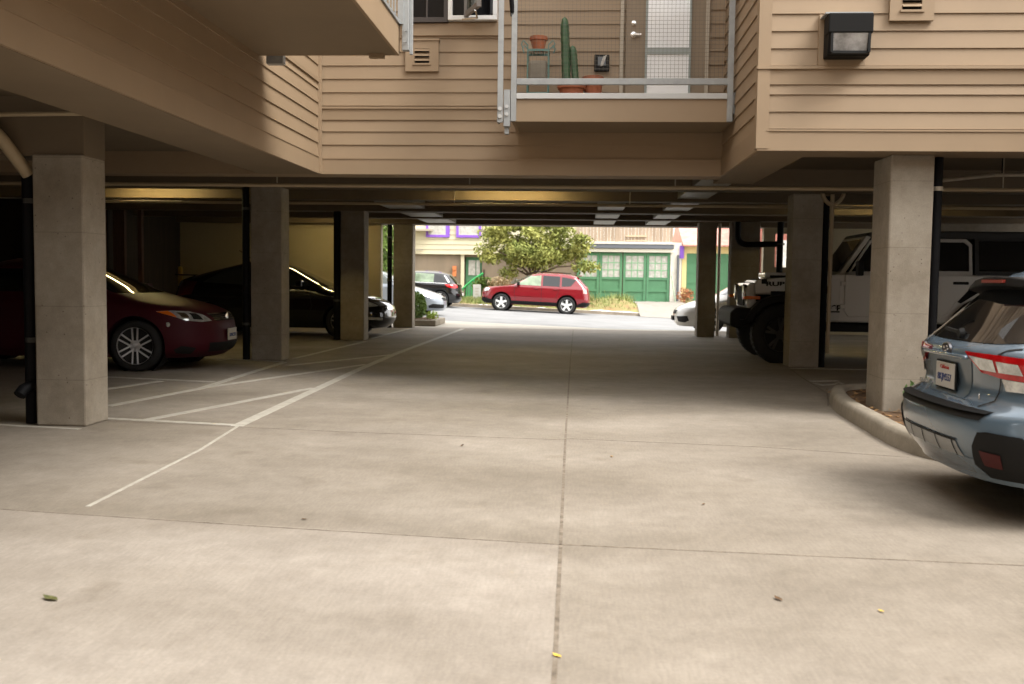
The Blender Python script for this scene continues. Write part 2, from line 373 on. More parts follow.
# columns --------------------------------------------------------------
def column(x0, y0, x1, y1, zt, label, z0=0., seams=True):
    mb = MB().box(x0, y0, z0, x1, y1, zt)
    o = single('concrete_column', mb, M_COLUMN, label, 'column', 'concrete columns of the garage', bevel=.018)
    return o
column(-4.56, 8.0, -4.12, 8.40, 2.28, 'nearest bare concrete column on the left, beside a black drain pipe')
column(-4.95, 14.66, -4.47, 15.06, 2.64, 'concrete column between the maroon coupe and the black liftback doors')
column(-4.80, 19.7, -4.31, 20.12, 2.62, 'concrete column in front of the black liftback bonnet')
column(-4.70, 24.9, -4.20, 25.3, 2.64, 'farthest concrete column on the left, next to the green planter bush')
column(2.90, 9.5, 3.30, 10.05, 2.5, 'pale concrete column standing in the curbed bed by the blue car', .0)
column(3.22, 15.2, 3.67, 15.62, 2.63, 'concrete column hiding the middle of the white off-roader front wheel')
column(2.76, 23.0, 3.17, 23.4, 2.64, 'slim dark column beside the driveway with a white car nose emerging')
column(3.46, 22.72, 4.10, 23.15, 2.64, 'wide dark column with a bent black drain in front of it')
for (x, y, zz) in ((-4.35, 8.0, 1.95), (3.1, 9.5, 2.14), (3.1, 9.5, 1.92)):
    pass

# drain pipes ----------------------------------------------------------
def pipe(name, paths, label, cat='pipe', group=None, clamps=()):
    """paths: list of (partname, points, radius, material)"""
    loc = (paths[0][1][-1][0], paths[0][1][-1][1], 0)
    t = thing(name, label, cat, loc, 0, group)
    for pn, pts, r, m in paths: MB().tube(pts, r, 14).build(pn, m, t, smooth=True, auto=50)
    for (x, y, z, r) in clamps: MB().lathe([(r, z - .02), (r, z + .02)], (x, y, 0), n=14).build('clamp', M_GREYPIPE if x > 3.3 and y < 10 else mat('dull_clamp', (.05, .048, .042), .6), t)
    return t
def bend(a, b, c, n=6):
    a, b, c = Vector(a), Vector(b), Vector(c)
    return [tuple((1-t)**2 * a + 2*t*(1-t) * b + t*t * c) for t in [i / n for i in range(n + 1)]]
G_P = 'drain pipes beside the columns'
pipe('drain_pipe', [('lower_pipe', [(-4.67, 8.14, 2.16), (-4.67, 8.14, 0)], .055, M_BLACKPIPE),
                    ('upper_elbow', [(-5.3, 7.75, 2.62), (-5.0, 7.79, 2.56)] + bend((-4.92, 7.82, 2.54), (-4.78, 7.88, 2.46), (-4.72, 7.97, 2.30)) + [(-4.645, 8.10, 2.12)], .055, M_TANPIPE),
                    ('cleanout', [(-4.64, 8.12, .34), (-4.68, 8.02, .30), (-4.69, 7.98, .26)], .05, M_BLACKPIPE)],
     'black drain with a tan elbow at its top, beside the nearest left column', group=G_P, clamps=[(-4.64, 8.12, .72, .062), (-4.64, 8.12, 1.9, .062)])
pipe('drain_pipe', [('pipe', [(-5.05, 14.75, 2.62), (-5.05, 14.75, 0)], .055, M_BLACKPIPE)], 'black drain right behind the maroon coupe nose', group=G_P, clamps=[(-5.05, 14.75, .55, .06), (-5.05, 14.75, 2.3, .06)])
pipe('drain_pipe', [('pipe', [(-4.89, 19.8, 2.60), (-4.89, 19.8, 0)], .07, M_BLACKPIPE)], 'black drain in front of the black liftback windscreen', group=G_P, clamps=[(-4.89, 19.8, .8, .078)])
pipe('drain_pipe', [('pipe', [(-4.80, 24.95, 2.62), (-4.80, 24.95, 0)], .06, M_BLACKPIPE)], 'black drain against daylight at the farthest left column', group=G_P, clamps=[(-4.80, 24.95, 2.3, .07), (-4.80, 24.95, 1.8, .07), (-4.80, 24.95, 1.2, .07)])
pipe('drain_pipe', [('pipe', [(3.40, 9.70, 2.5), (3.40, 9.70, 0)], .045, M_BLACKPIPE)], 'black drain behind the blue car, on the pale column', group=G_P, clamps=[(3.40, 9.70, 2.2, .052)])
pipe('drain_pipe', [('lower_pipe', [(3.745, 15.35, 2.6), (3.745, 15.35, 0)], .05, M_BLACKPIPE),
                    ('conduit', [(3.80, 15.22, 2.62), (3.80, 15.22, .22)], .03, M_TANPIPE),
                    ('branch', [(3.62, 15.2, 2.75)] + bend((3.64, 15.2, 2.66), (3.66, 15.2, 2.52), (3.78, 15.2, 2.46)), .03, M_TANPIPE),
                    ('branch', [(3.98, 15.2, 2.75)] + bend((3.97, 15.2, 2.66), (3.94, 15.2, 2.52), (3.82, 15.2, 2.46)), .03, M_TANPIPE)],
     'tan conduit with a forked top over a black drain by the white off-roader', group=G_P)
pipe('drain_pipe', [('pipe', [(4.50, 22.5, 2.64), (4.50, 22.5, 0)], .07, M_BLACKPIPE),
                    ('trap', [(3.56, 22.5, 2.64), (3.56, 22.5, 2.4)] + bend((3.56, 22.5, 2.32), (3.57, 22.5, 2.12), (3.8, 22.5, 2.12)) + [(4.5, 22.5, 2.14)], .065, M_BLACKPIPE)],
     'black drain with a wide swan-neck bend over the white off-roader bonnet', group=G_P, clamps=[(4.5, 22.5, 2.14, .1)])
pipe('conduit_pipe', [('pipe', [(3.30, 23.5, 2.64), (3.30, 23.5, 0)], .035, M_GREYPIPE)], 'thin grey upright pipe in the gap before the street garage', group=G_P)
pipe('sprinkler_pipe', [('pipe', [(-9, 12.6, 2.46), (9, 12.6, 2.46)], .025, M_TANPIPE)] +
     [('hanger', [(x, 12.6, 2.46), (x, 12.6, 2.95)], .008, M_GREYPIPE) for x in (-6.2, -3.9, -1.4, 1.2, 5.2)], 'long tan sprinkler pipe across the garage behind the front wall')
pipe('sprinkler_pipe', [('pipe', [(-9, 15.8, 2.47), (9, 15.8, 2.47)], .022, M_TANPIPE)] + [('hanger', [(x, 15.8, 2.47), (x, 15.8, 2.95)], .008, M_GREYPIPE) for x in (-5, -2, .8, 4.6)], 'second tan sprinkler pipe, deeper under the ceiling beams')
pipe('sprinkler_pipe', [('pipe', [(-7.5, 7.9, 2.55), (-3.85, 7.9, 2.60)], .018, M_TANPIPE)], 'short tan pipe along the beam over the nearest left column')
pipe('sprinkler_pipe', [('pipe', [(5.0, 12.4, 2.62), (3.4, 10.4, 2.32)], .022, M_GREYPIPE), ('run', [(5.0, 12.4, 2.62), (9, 12.3, 2.66)], .022, M_GREYPIPE)] +
     [('hanger', [(x, 12.4, 2.62), (x, 12.4, 2.95)], .008, M_BLACKPIPE) for x in (5.1, 5.6)], 'grey sloping pipe behind the pale column above the white off-roader')
# fluorescent battens between the beams
M_TUBE = mat('lamp_tube', (.9, .85, .6), .4, emit=(1., .80, .36), estr=30)
def batten(x0, x1, y, z, label):
    t = thing('fluorescent_lamp', label, 'ceiling lamp', ((x0 + x1) / 2, y, z), 0, 'fluorescent lamps under the garage ceiling')
    MB().box(x0, y - .07, z, x1, y + .07, z + .06).build('housing', M_CREAM, t, bevel=.01)
    for dy in (-.035, .035): MB().tube([(x0 + .05, y + dy, z - .02), (x1 - .05, y + dy, z - .02)], .016, 8).build('tube', M_TUBE, t)
batten(-1.9, -.3, 16.25, 2.855, 'lit tube lamp over the middle of the drive')
batten(-7.9, -6.6, 16.25, 2.855, 'lit tube lamp over the bays between coupe and liftback')
batten(-6.6, -5.5, 23.4, 2.855, 'lit tube lamp by the cream end wall above the black liftback')
batten(5.2, 6.4, 18.6, 2.855, 'lit tube lamp over the white off-roader')
t = thing('bollard', 'small yellow pipe post against the dark locker end of the garage', 'bollard', (-8.9, 21.6, 0))
MB().lathe([(.05, 0), (.05, 1.42), (.035, 1.46), (.0, 1.47)], (-8.9, 21.6, 0), n=16).build('post', mat('yellow_paint', (.55, .38, .06), .6), t, smooth=True, auto=40)

# balconies ------------------------------------------------------------
t = thing('balcony', 'tan balcony overhanging from the left wall, seen from below', 'balcony', (-2.4, 8, 3.465))
MVB = t
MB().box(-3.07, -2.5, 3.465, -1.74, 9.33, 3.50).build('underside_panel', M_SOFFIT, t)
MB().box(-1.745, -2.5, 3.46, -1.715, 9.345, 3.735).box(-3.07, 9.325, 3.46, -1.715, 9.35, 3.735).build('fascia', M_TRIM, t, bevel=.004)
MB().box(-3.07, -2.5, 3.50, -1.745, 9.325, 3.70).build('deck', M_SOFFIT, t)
MB().box(-3.07, -2.5, 3.735, -1.70, 9.365, 3.765).build('cap_rail', M_GALV, t)
for y in (9.30, 7.5, 5.7, 3.9, 2.1, .3, -1.5):
    MB().box(-1.72, y - .03, 3.735, -1.67, y + .03, 4.7).build('rail_post', M_GALV, t)
MB().box(-1.685, 9.30, 3.50, -1.62, 9.37, 4.7).box(-1.62, 9.34, 3.47, -1.59, 9.375, 4.7).build('corner_post', M_GALV, t, bevel=.004)
for z in (3.58, 3.68): MB().lathe([(.012, 9.28), (.02, 9.28), (.02, 9.26), (.0, 9.26)], (-1.65, 0, z), 'y', n=10).build('bolt', M_GALV, t)
MB().box(-1.99, 9.27, 3.425, -1.85, 9.33, 3.465).build('drip_bracket', M_TRIM, t)
MB().box(-3.0, 9.36, 3.39, -2.84, 9.45, 3.56).build('post_foot', M_GALV, t)
for y in [-2.3 + i * .14 for i in range(82)]: MB().bar((-1.70, y, 3.76), (-1.70, y, 4.6), .012).build('baluster', M_GALV, t)

t.location.z -= .08

t = thing('balcony', 'tan balcony with wire mesh railing above the driveway', 'balcony', (.42, 11.2, 2.99))
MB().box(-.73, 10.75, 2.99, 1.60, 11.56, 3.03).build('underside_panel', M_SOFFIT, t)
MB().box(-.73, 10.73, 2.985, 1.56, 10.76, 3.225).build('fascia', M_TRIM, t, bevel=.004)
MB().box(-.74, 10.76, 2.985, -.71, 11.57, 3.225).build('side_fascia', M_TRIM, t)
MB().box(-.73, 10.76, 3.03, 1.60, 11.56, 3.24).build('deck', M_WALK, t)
MB().box(-.695, 10.705, 3.225, 1.545, 10.80, 3.285).build('cap_strip', M_WHITE_METAL, t, bevel=.004)
MB().box(-.755, 10.70, 2.985, -.695, 10.76, 5.0).build('rail_post', M_GALV, t, bevel=.004)
MB().box(1.545, 10.70, 2.985, 1.605, 10.76, 5.0).build('rail_post', M_GALV, t, bevel=.004)
MB().box(-.895, 10.66, 2.965, -.835, 10.68, 5.0).box(-.895, 10.68, 2.965, -.875, 10.78, 5.0).build('channel_post', M_GALV, t, bevel=.003)
MB().box(-.83, 10.70, 2.93, -.76, 10.78, 3.32).build('post_bracket', M_GALV, t, bevel=.003)
for z in (3.03, 3.11): MB().lathe([(.014, 10.66), (.022, 10.66), (.022, 10.645), (.0, 10.645)], (-.865, 0, z), 'y', n=10).build('bolt', M_WHITE_METAL, t)
for z in (3.06, 3.14): MB().lathe([(.012, 10.70), (.02, 10.70), (.02, 10.685), (.0, 10.685)], (-.795, 0, z), 'y', n=10).build('bolt', M_WHITE_METAL, t)
MB().box(-.82, 10.74, 2.855, -.775, 10.80, 2.99).build('hook', M_GALV, t)
MB().box(-.695, 10.706, 3.375, 1.545, 10.75, 3.44).build('bottom_rail', M_GALV, t, bevel=.004)
mesh = MB()
x = -.695
while x < 1.55: mesh.bar((x, 10.722, 3.43), (x, 10.722, 5.0), .0022); x += .042
z = 3.46
while z < 4.95: mesh.bar((-.70, 10.727, z), (1.55, 10.727, z), .0022); z += .042
mesh.build('wire_mesh', mat('mesh_wire', (.13, .115, .09), .7), t)
MB().tube([(-.80, 10.74, 4.9)] + bend((-.80, 10.74, 4.62), (-.76, 10.70, 4.35), (-.74, 10.73, 4.10)), .03, 10).build('railing_strap', M_BLACKPIPE, t)
MB().box(1.605, 10.75, 3.08, 1.64, 10.85, 3.30).build('wall_bracket', M_GALV, t)

# window with an open casement on the back facade ----------------------
w = struct('window_1', MB().box(-2.06, 11.52, 4.245, -1.555, 11.6, 4.30).box(-2.06, 11.52, 4.30, -2.02, 11.6, 5.2).box(-1.60, 11.52, 4.30, -1.555, 11.6, 5.2).box(-1.81, 11.54, 4.30, -1.79, 11.6, 5.2), mat('bronze_frame', (.045, .035, .03), .5))
MB().box(-2.02, 11.565, 4.30, -1.60, 11.572, 5.2).build('pane', M_WINDOW, w)
MB().box(-1.55, 11.50, 4.265, -.98, 11.6, 4.315).box(-1.55, 11.50, 4.315, -1.50, 11.6, 5.2).box(-1.03, 11.50, 4.315, -.98, 11.6, 5.2).build('white_frame', mat('white_vinyl', (.80, .79, .77), .5), w, bevel=.004)
MB().box(-1.50, 11.56, 4.315, -1.03, 11.57, 5.2).build('dark_opening', M_WINDOW, w)
s = MB(); a, b = Vector((-1.33, 11.45, 0)), Vector((-1.14, 11.02, 0))
s.bar((a.x, a.y, 4.31), (b.x, b.y, 4.31), .035, .06); s.bar((a.x, a.y, 4.28), (a.x, a.y, 5.2), .035, .05); s.bar((b.x, b.y, 4.28), (b.x, b.y, 5.2), .035, .05)
s.build('sash', mat('grey_sash', (.20, .18, .17), .5), w)
MB().add([(a.x, a.y, 4.33), (b.x, b.y, 4.33), (b.x, b.y, 5.2), (a.x, a.y, 5.2)], [(0, 1, 2, 3)]).build('sash_pane', M_GLASS_G, w)
MB().tube([(-1.38, 11.5, 4.27), (-1.2, 11.4, 4.26), (-1.19, 11.12, 4.275)], .012, 6).build('crank_arm', M_CHROME, w)
struct('trim_10', MB().box(-2.1, 11.56, 4.10, -.94, 11.6, 4.24), M_TRIM, bevel=.003)

def vent(x0, z0, x1, z1, y, label):
    t = thing('wall_vent', label, 'vent', ((x0 + x1) / 2, y, z0), 0, 'square louvred vents on the siding')
    cx, cz = (x0 + x1) / 2, (z0 + z1) / 2; w, h = (x1 - x0), (z1 - z0); iw, ih = w * .22, h * .24
    mb = MB().box(x0, y - .035, z0, cx - iw, y, z1).box(cx + iw, y - .035, z0, x1, y, z1).box(cx - iw, y - .035, z0, cx + iw, y, cz - ih).box(cx - iw, y - .035, cz + ih, cx + iw, y, z1)
    mb.build('surround', M_TRIM, t)
    MB().box(x0 - .01, y - .05, z1, x1 + .01, y, z1 + .02).build('head_flashing', M_TRIM, t)
    MB().box(cx - iw, y - .005, cz - ih, cx + iw, y, cz + ih).build('dark_duct', M_BLACK, t)
    lv = MB()
    for k in range(3):
        zz = cz - ih + (k + .5) * 2 * ih / 3
        lv.add([(cx - iw, y - .006, zz + .045), (cx + iw, y - .006, zz + .045), (cx + iw, y - .045, zz + .006), (cx - iw, y - .045, zz + .006), (cx - iw, y - .045, zz - .002), (cx + iw, y - .045, zz - .002)], [(0, 1, 2, 3), (3, 2, 5, 4)])
    lv.box(cx - iw - .02, y - .05, cz - ih - .02, cx + iw + .02, y - .03, cz - ih)
    lv.build('louvre', M_TRIM, t)
vent(-2.05, 3.69, -1.66, 4.04, 11.582, 'square louvred vent below the kitchen window on the back facade')
vent(2.76, 3.66, 3.15, 4.02, 9.282, 'square louvred vent beside the black floodlight')

# flood light ----------------------------------------------------------
t = thing('wall_floodlight', 'black box floodlight with a clear lower lens on the right siding', 'wall light', (2.42, 9.28, 3.33))
MB().box(2.19, 9.255, 3.305, 2.645, 9.285, 3.795).build('mounting_board', M_TRIM, t, bevel=.004)
hs = MB().prism([(9.255, 3.36), (9.255, 3.745), (9.06, 3.745), (9.05, 3.57), (9.10, 3.365)], 2.235, 2.635, 'yz'); hs.build('housing', mat('bronze_black', (.006, .0055, .005), .7, spec=.2), t, bevel=.012)
MB().box(2.225, 9.035, 3.565, 2.645, 9.20, 3.752).build('hood', mat('bronze_black', (.006, .0055, .005), .7, spec=.2), t, bevel=.012)
ln = MB().add([(2.27, 9.043, 3.565), (2.60, 9.043, 3.565), (2.60, 9.088, 3.40), (2.27, 9.088, 3.40)], [(0, 1, 2, 3)]); ln.build('lens', mat('frosted_lens', (.12, .11, .10), .25, col2=(.42, .40, .38), vscale=5), t)
MB().box(2.25, 9.05, 3.375, 2.62, 9.10, 3.40).box(2.25, 9.035, 3.385, 2.272, 9.09, 3.565).box(2.60, 9.035, 3.385, 2.622, 9.09, 3.565).build('lens_frame', M_BLACK, t)
MB().box(2.20, 9.06, 3.75, 2.64, 9.28, 3.765).build('visor', M_GALV, t)
t.location = (2.355, 9.28, 3.285); t.scale = (.93, 1, .93)

# balcony door ---------------------------------------------------------
d = struct('door_1', MB().box(.50, 11.53, 3.24, 1.40, 11.58, 5.3), mat('door_paint', (.24, .18, .12), .6, var=.05), bevel=.004)
MB().box(.435, 11.55, 3.24, .475, 11.6, 5.3).box(1.40, 11.52, 3.24, 1.44, 11.6, 5.3).build('door_trim', mat('pale_trim', (.42, .36, .28), .6), d)
MB().box(.745, 11.515, 3.42, 1.215, 11.53, 5.2).build('glass_pane', mat('sky_white_pane', (.80, .82, .84), .08, col2=(.95, .95, .95), vscale=1.2, coat=.5), d)  # sky reflection and pale curtain put into one white base colour
MB().box(.745, 11.505, 3.87, 1.215, 11.53, 3.945).box(.72, 11.505, 3.40, .745, 11.53, 5.2).box(1.215, 11.505, 3.40, 1.24, 11.53, 5.2).build('muntin', mat('pale_frame', (.30, .33, .31), .5), d)
hd = MB().lathe([(.035, 11.53), (.035, 11.515), (.0, 11.51)], (.585, 0, 4.09), 'y', n=14); hd.bar((.585, 11.49, 4.09), (.67, 11.49, 4.09), .02); hd.tube([(.585, 11.53, 4.09), (.585, 11.485, 4.09)], .012, 8)
hd.build('handle', M_CHROME, d)
MB().lathe([(.028, 11.53), (.028, 11.515), (.0, 11.51)], (.585, 0, 4.22), 'y', n=14).build('deadbolt', M_CHROME, d)

# things on the balcony ------------------------------------------------
zf = 3.24
def pot(x, y, z, r, h, name, label, plant=None):
    t = thing(name, label, 'flower pot', (x, y, z))
    MB().lathe([(r * .68, 0), (r * .92, h * .72), (r * .92, h * .74), (r * 1.04, h * .74), (r * 1.06, h), (r * .94, h), (r * .9, h * .85)], (x, y, z), n=24, cap=False).lathe([(.001, .001), (r * .68, .001)], (x, y, z), n=24, cap=False).build('pot', M_TERRA, t, smooth=True, auto=35)
    MB().lathe([(r * .92, h * .84), (0.001, h * .9)], (x, y, z), n=20, cap=False).build('soil', M_SOIL, t)
    return t
t = thing('plant_stand', 'green wire plant stand on the balcony holding a terracotta pot', 'plant stand', (-.49, 11.2, zf))
sx0, sx1, sy0, sy1, sz = -.60, -.37, 11.08, 11.32, 3.83
for x, y in ((sx0, sy0), (sx1, sy0), (sx1, sy1), (sx0, sy1)):
    MB().tube([(x, y, zf), (x, y, sz), (x, y, sz + .05)] + [(x + (.05 if x > -.49 else -.05), y, sz + .10), (x + (.07 if x > -.49 else -.07), y, sz + .06), (x + (.05 if x > -.49 else -.05), y, sz + .01)], .008, 6).build('leg', M_GREENWIRE, t)
sb = MB()
for k in range(8): sb.bar((sx0 + (sx1 - sx0) * k / 7, sy0, sz), (sx0 + (sx1 - sx0) * k / 7, sy1, sz), .007)
for (a, b) in (((sx0, sy0), (sx1, sy0)), ((sx1, sy0), (sx1, sy1)), ((sx1, sy1), (sx0, sy1)), ((sx0, sy1), (sx0, sy0))):
    sb.bar((*a, sz), (*b, sz), .014); sb.bar((*a, sz - .012), (*b, sz - .012), .012)
sb.build('shelf', M_GREENWIRE, t)
sb = MB()
for (a, b) in (((sx0, sy0), (sx1, sy0)), ((sx1, sy0), (sx1, sy1)), ((sx1, sy1), (sx0, sy1)), ((sx0, sy1), (sx0, sy0))): sb.bar((*a, zf + .12), (*b, zf + .12), .010)
sb.build('foot_ring', M_GREENWIRE, t)
bs = MB().box(sx0 + .01, sy0 + .02, 3.50, sx1 - .01, sy1, 3.72); bs.build('grey_cloth', mat('grey_liner', (.20, .17, .13), .9, var=.2), t, bevel=.03)
pot(-.485, 11.2, sz + .012, .095, .15, 'flower_pot', 'small terracotta pot standing on the green wire stand')
t = pot(-.11, 11.2, zf, .15, .24, 'potted_cactus', 'tall two-stemmed green cactus in a wide terracotta bowl')
t['category'] = 'cactus'
def cactus_stem(p0, p1, r):
    mb = MB(); n = 20; p0 = Vector(p0); p1 = Vector(p1); vs = []; L = 26
    for i in range(L + 1):
        s = i / L; c = p0.lerp(p1, s); rr = r * (1 if s < .82 else math.sqrt(max(.0, 1 - ((s - .82) / .18) ** 2)) * .98 + .02) * (1 + .07 * math.sin(s * 60))
        for k in range(n): a = 2 * PI * k / n; q = rr * (1 + .16 * math.cos(6 * a)); vs.append((c.x + q * math.cos(a), c.y + q * math.sin(a), c.z))
    fs = [(i*n+k, i*n+(k+1) % n, (i+1)*n+(k+1) % n, (i+1)*n+k) for i in range(L) for k in range(n)] + [tuple(range(L*n, L*n+n))]
    return mb.add(vs, fs)
cactus_stem((-.165, 11.2, zf + .2), (-.20, 11.2, 4.215), .042).build('stem', M_CACTUS, t, smooth=True)
cactus_stem((-.06, 11.2, zf + .2), (-.105, 11.2, 3.90), .036).build('stem', M_CACTUS, t, smooth=True)
pot(.13, 11.3, zf, .115, .33, 'flower_pot', 'terracotta pot on the balcony floor to the right of the cactus')
t = thing('wall_outlet_box', 'black framed weatherproof box on the balcony siding left of the door', 'outlet box', (.225, 11.58, 3.63))
MB().box(.145, 11.54, 3.69, .315, 11.585, 3.875).build('box', M_BLACK, t, bevel=.006)
MB().box(.185, 11.53, 3.75, .275, 11.54, 3.85).build('cover', mat('clear_cover', (.16, .18, .20), .2), t)
MB().prism([(.245, 3.85), (.285, 3.865), (.245, 3.75), (.215, 3.74), (.222, 3.785)], 11.515, 11.53).build('white_flap', M_PLATE, t)

# ------------------------------------------------------------------ curb bed around the pale column
def offset_loop(pts, d):
    out = []; n = len(pts)
    for i in range(n):
        p0, p1, p2 = Vector(pts[i-1]), Vector(pts[i]), Vector(pts[(i+1) % n])
        t = ((p1 - p0).normalized() + (p2 - p1).normalized()).normalized(); nn = Vector((-t.y, t.x)); out.append(tuple(p1 + nn * d))
    return out
raw = [(3.05, 11.55), (2.80, 11.15), (2.62, 10.2), (2.575, 9.6), (2.55, 8.9), (2.52, 8.2), (2.53, 7.75), (2.62, 7.38), (2.85, 7.12), (3.3, 7.05), (4.4, 7.05), (4.9, 7.5), (4.9, 11.2), (4.5, 11.6), (3.6, 11.68)]
def chaikin(p, k=2):
    for _ in range(k):
        q = []
        for i in range(len(p)):
            a, b = Vector(p[i]), Vector(p[(i+1) % len(p)]); q += [tuple(a.lerp(b, .25)), tuple(a.lerp(b, .75))]
        p = q
    return p
outer = chaikin(raw); prof = [(0, 0), (.012, .10), (.03, .135), (.06, .145), (.12, .145), (.15, .14), (.165, .12), (.17, .0)]
loops = [offset_loop(outer, d) for d, z in prof]; mb = MB(); n = len(outer); vs = []
for lp, (d, z) in zip(loops, prof): vs += [(x, y, z) for x, y in lp]
mb.add(vs, [(i*n+k, i*n+(k+1) % n, (i+1)*n+(k+1) % n, (i+1)*n+k) for i in range(len(prof) - 1) for k in range(n)])
t = thing('curb_bed', 'rounded concrete curb around a leaf-littered bed at the pale column', 'curb', (3.5, 9.4, 0))
mb.build('curb', M_CURB, t, smooth=True)
s2 = [(x, y) for x, y in offset_loop(outer, .16)]
mb = MB().prism(s2, .0, .085, 'xy'); mb.build('soil', M_SOIL, t)
lf = MB()
for _ in range(700):
    x, y = random.uniform(2.75, 4.6), random.uniform(7.4, 11.3); a = random.uniform(0, 2*PI); s = random.uniform(.015, .035)
    c, d = math.cos(a) * s, math.sin(a) * s; z = .09 + random.random() * .02
    lf.add([(x - c, y - d, z), (x + d * .5, y - c * .5, z + random.uniform(0, .012)), (x + c, y + d, z), (x - d * .5, y + c * .5, z + random.uniform(0, .012))], [(0, 1, 2, 3)])
tag(lf.build('dry_leaves', mat('dry_leaf', (.16, .08, .03), .9, col2=(.40, .24, .10), vscale=30), t), kind='stuff')
def leaf_cloud(mb, n, pos, size, flat=.0):
    for _ in range(n):
        p = pos(); s = size * random.uniform(.6, 1.3); a = Vector((random.gauss(0, 1), random.gauss(0, 1), random.gauss(0, 1) * (1 - flat))).normalized(); b = a.orthogonal().normalized()
        b = Matrix.Rotation(random.uniform(0, 6.3), 3, a) @ b; c = a.cross(b)
        mb.add([p - b * s, p + c * s * .42 + a * s * .12, p + b * s, p - c * s * .42 + a * s * .12], [(0, 1, 2, 3)])
    return mb
def blob_pos(c, r, shell=.35):
    c = Vector(c); r = Vector(r)
    def f():
        while True:
            v = Vector((random.gauss(0, 1), random.gauss(0, 1), random.gauss(0, 1)))
            if v.length > .01: break
        v.normalize(); k = 1 - shell * random.random() ** 1.5
        return c + Vector((v.x * r.x, v.y * r.y, v.z * r.z)) * k
    return f
t = thing('weed', 'small bright green weed sprouting in the bed at the column foot', 'plant', (3.38, 9.42, .09))
leaf_cloud(MB(), 90, blob_pos((3.10, 9.33, .27), (.06, .06, .11), .9), .034, .3).build('leaves', mat('weed_leaf', (.075, .15, .04), .7, col2=(.14, .24, .07), vscale=20), t)
MB().tube([(3.10, 9.36, .08), (3.10, 9.34, .2), (3.10, 9.33, .34)], .005, 5).build('stem', M_LEAF_B, t)
t.location = (3.10, 9.33, .085)
for ch in t.children: ch.location = Vector((3.38 - 3.10, 9.42 - 9.33, .09 - .085))

# fallen leaves on the drive -------------------------------------------
for (x, y, s, m, l) in ((-2.07, 3.71, .045, mat('olive_leaf', (.05, .055, .015), .8, col2=(.14, .13, .04), vscale=40), 'curled green leaf alone on the near left pavement'), (-.87, 7.51, .03, M_SOIL, 'brown leaf scrap left of the long joint beyond the cross joint'),
                        (-1.43, 5.09, .022, M_SOIL, 'brown leaf scrap lying on the left cross joint'), (.84, 4.02, .028, M_SOIL, 'brown leaf scrap right of the long joint, nearer than the cross joint'),
                        (.75, 5.71, .02, M_SOIL, 'tiny dark leaf scrap just beyond the right cross joint'), (1.22, 3.91, .02, mat('yellow_leaf', (.62, .42, .06), .7), 'tiny yellow leaf on the near right pavement'),
                        (-.05, 3.32, .022, mat('yellow_leaf', (.62, .42, .06), .7), 'tiny yellow leaf in the long joint at the bottom of the view'), (.27, 7.19, .025, mat('tan_leaf', (.50, .30, .12), .7), 'tan leaf just right of the long joint, beyond the cross joint')):
    mb = MB(); a = random.uniform(0, 6.28); pr = [(-1, 0, .1), (-.5, .32, .28), (.2, .38, .2), (1, 0, .45), (.2, -.38, .25), (-.5, -.3, .3), (0, 0, .02)]
    vs = [(x + s * (u * math.cos(a) - v * math.sin(a)), y + s * (u * math.sin(a) + v * math.cos(a)), .004 + s * h * .6) for u, v, h in pr]
    mb.add(vs, [(i, (i + 1) % 6, 6) for i in range(6)])
    single('fallen_leaf', mb, m, l, 'leaf', 'fallen leaves on the concrete drive')

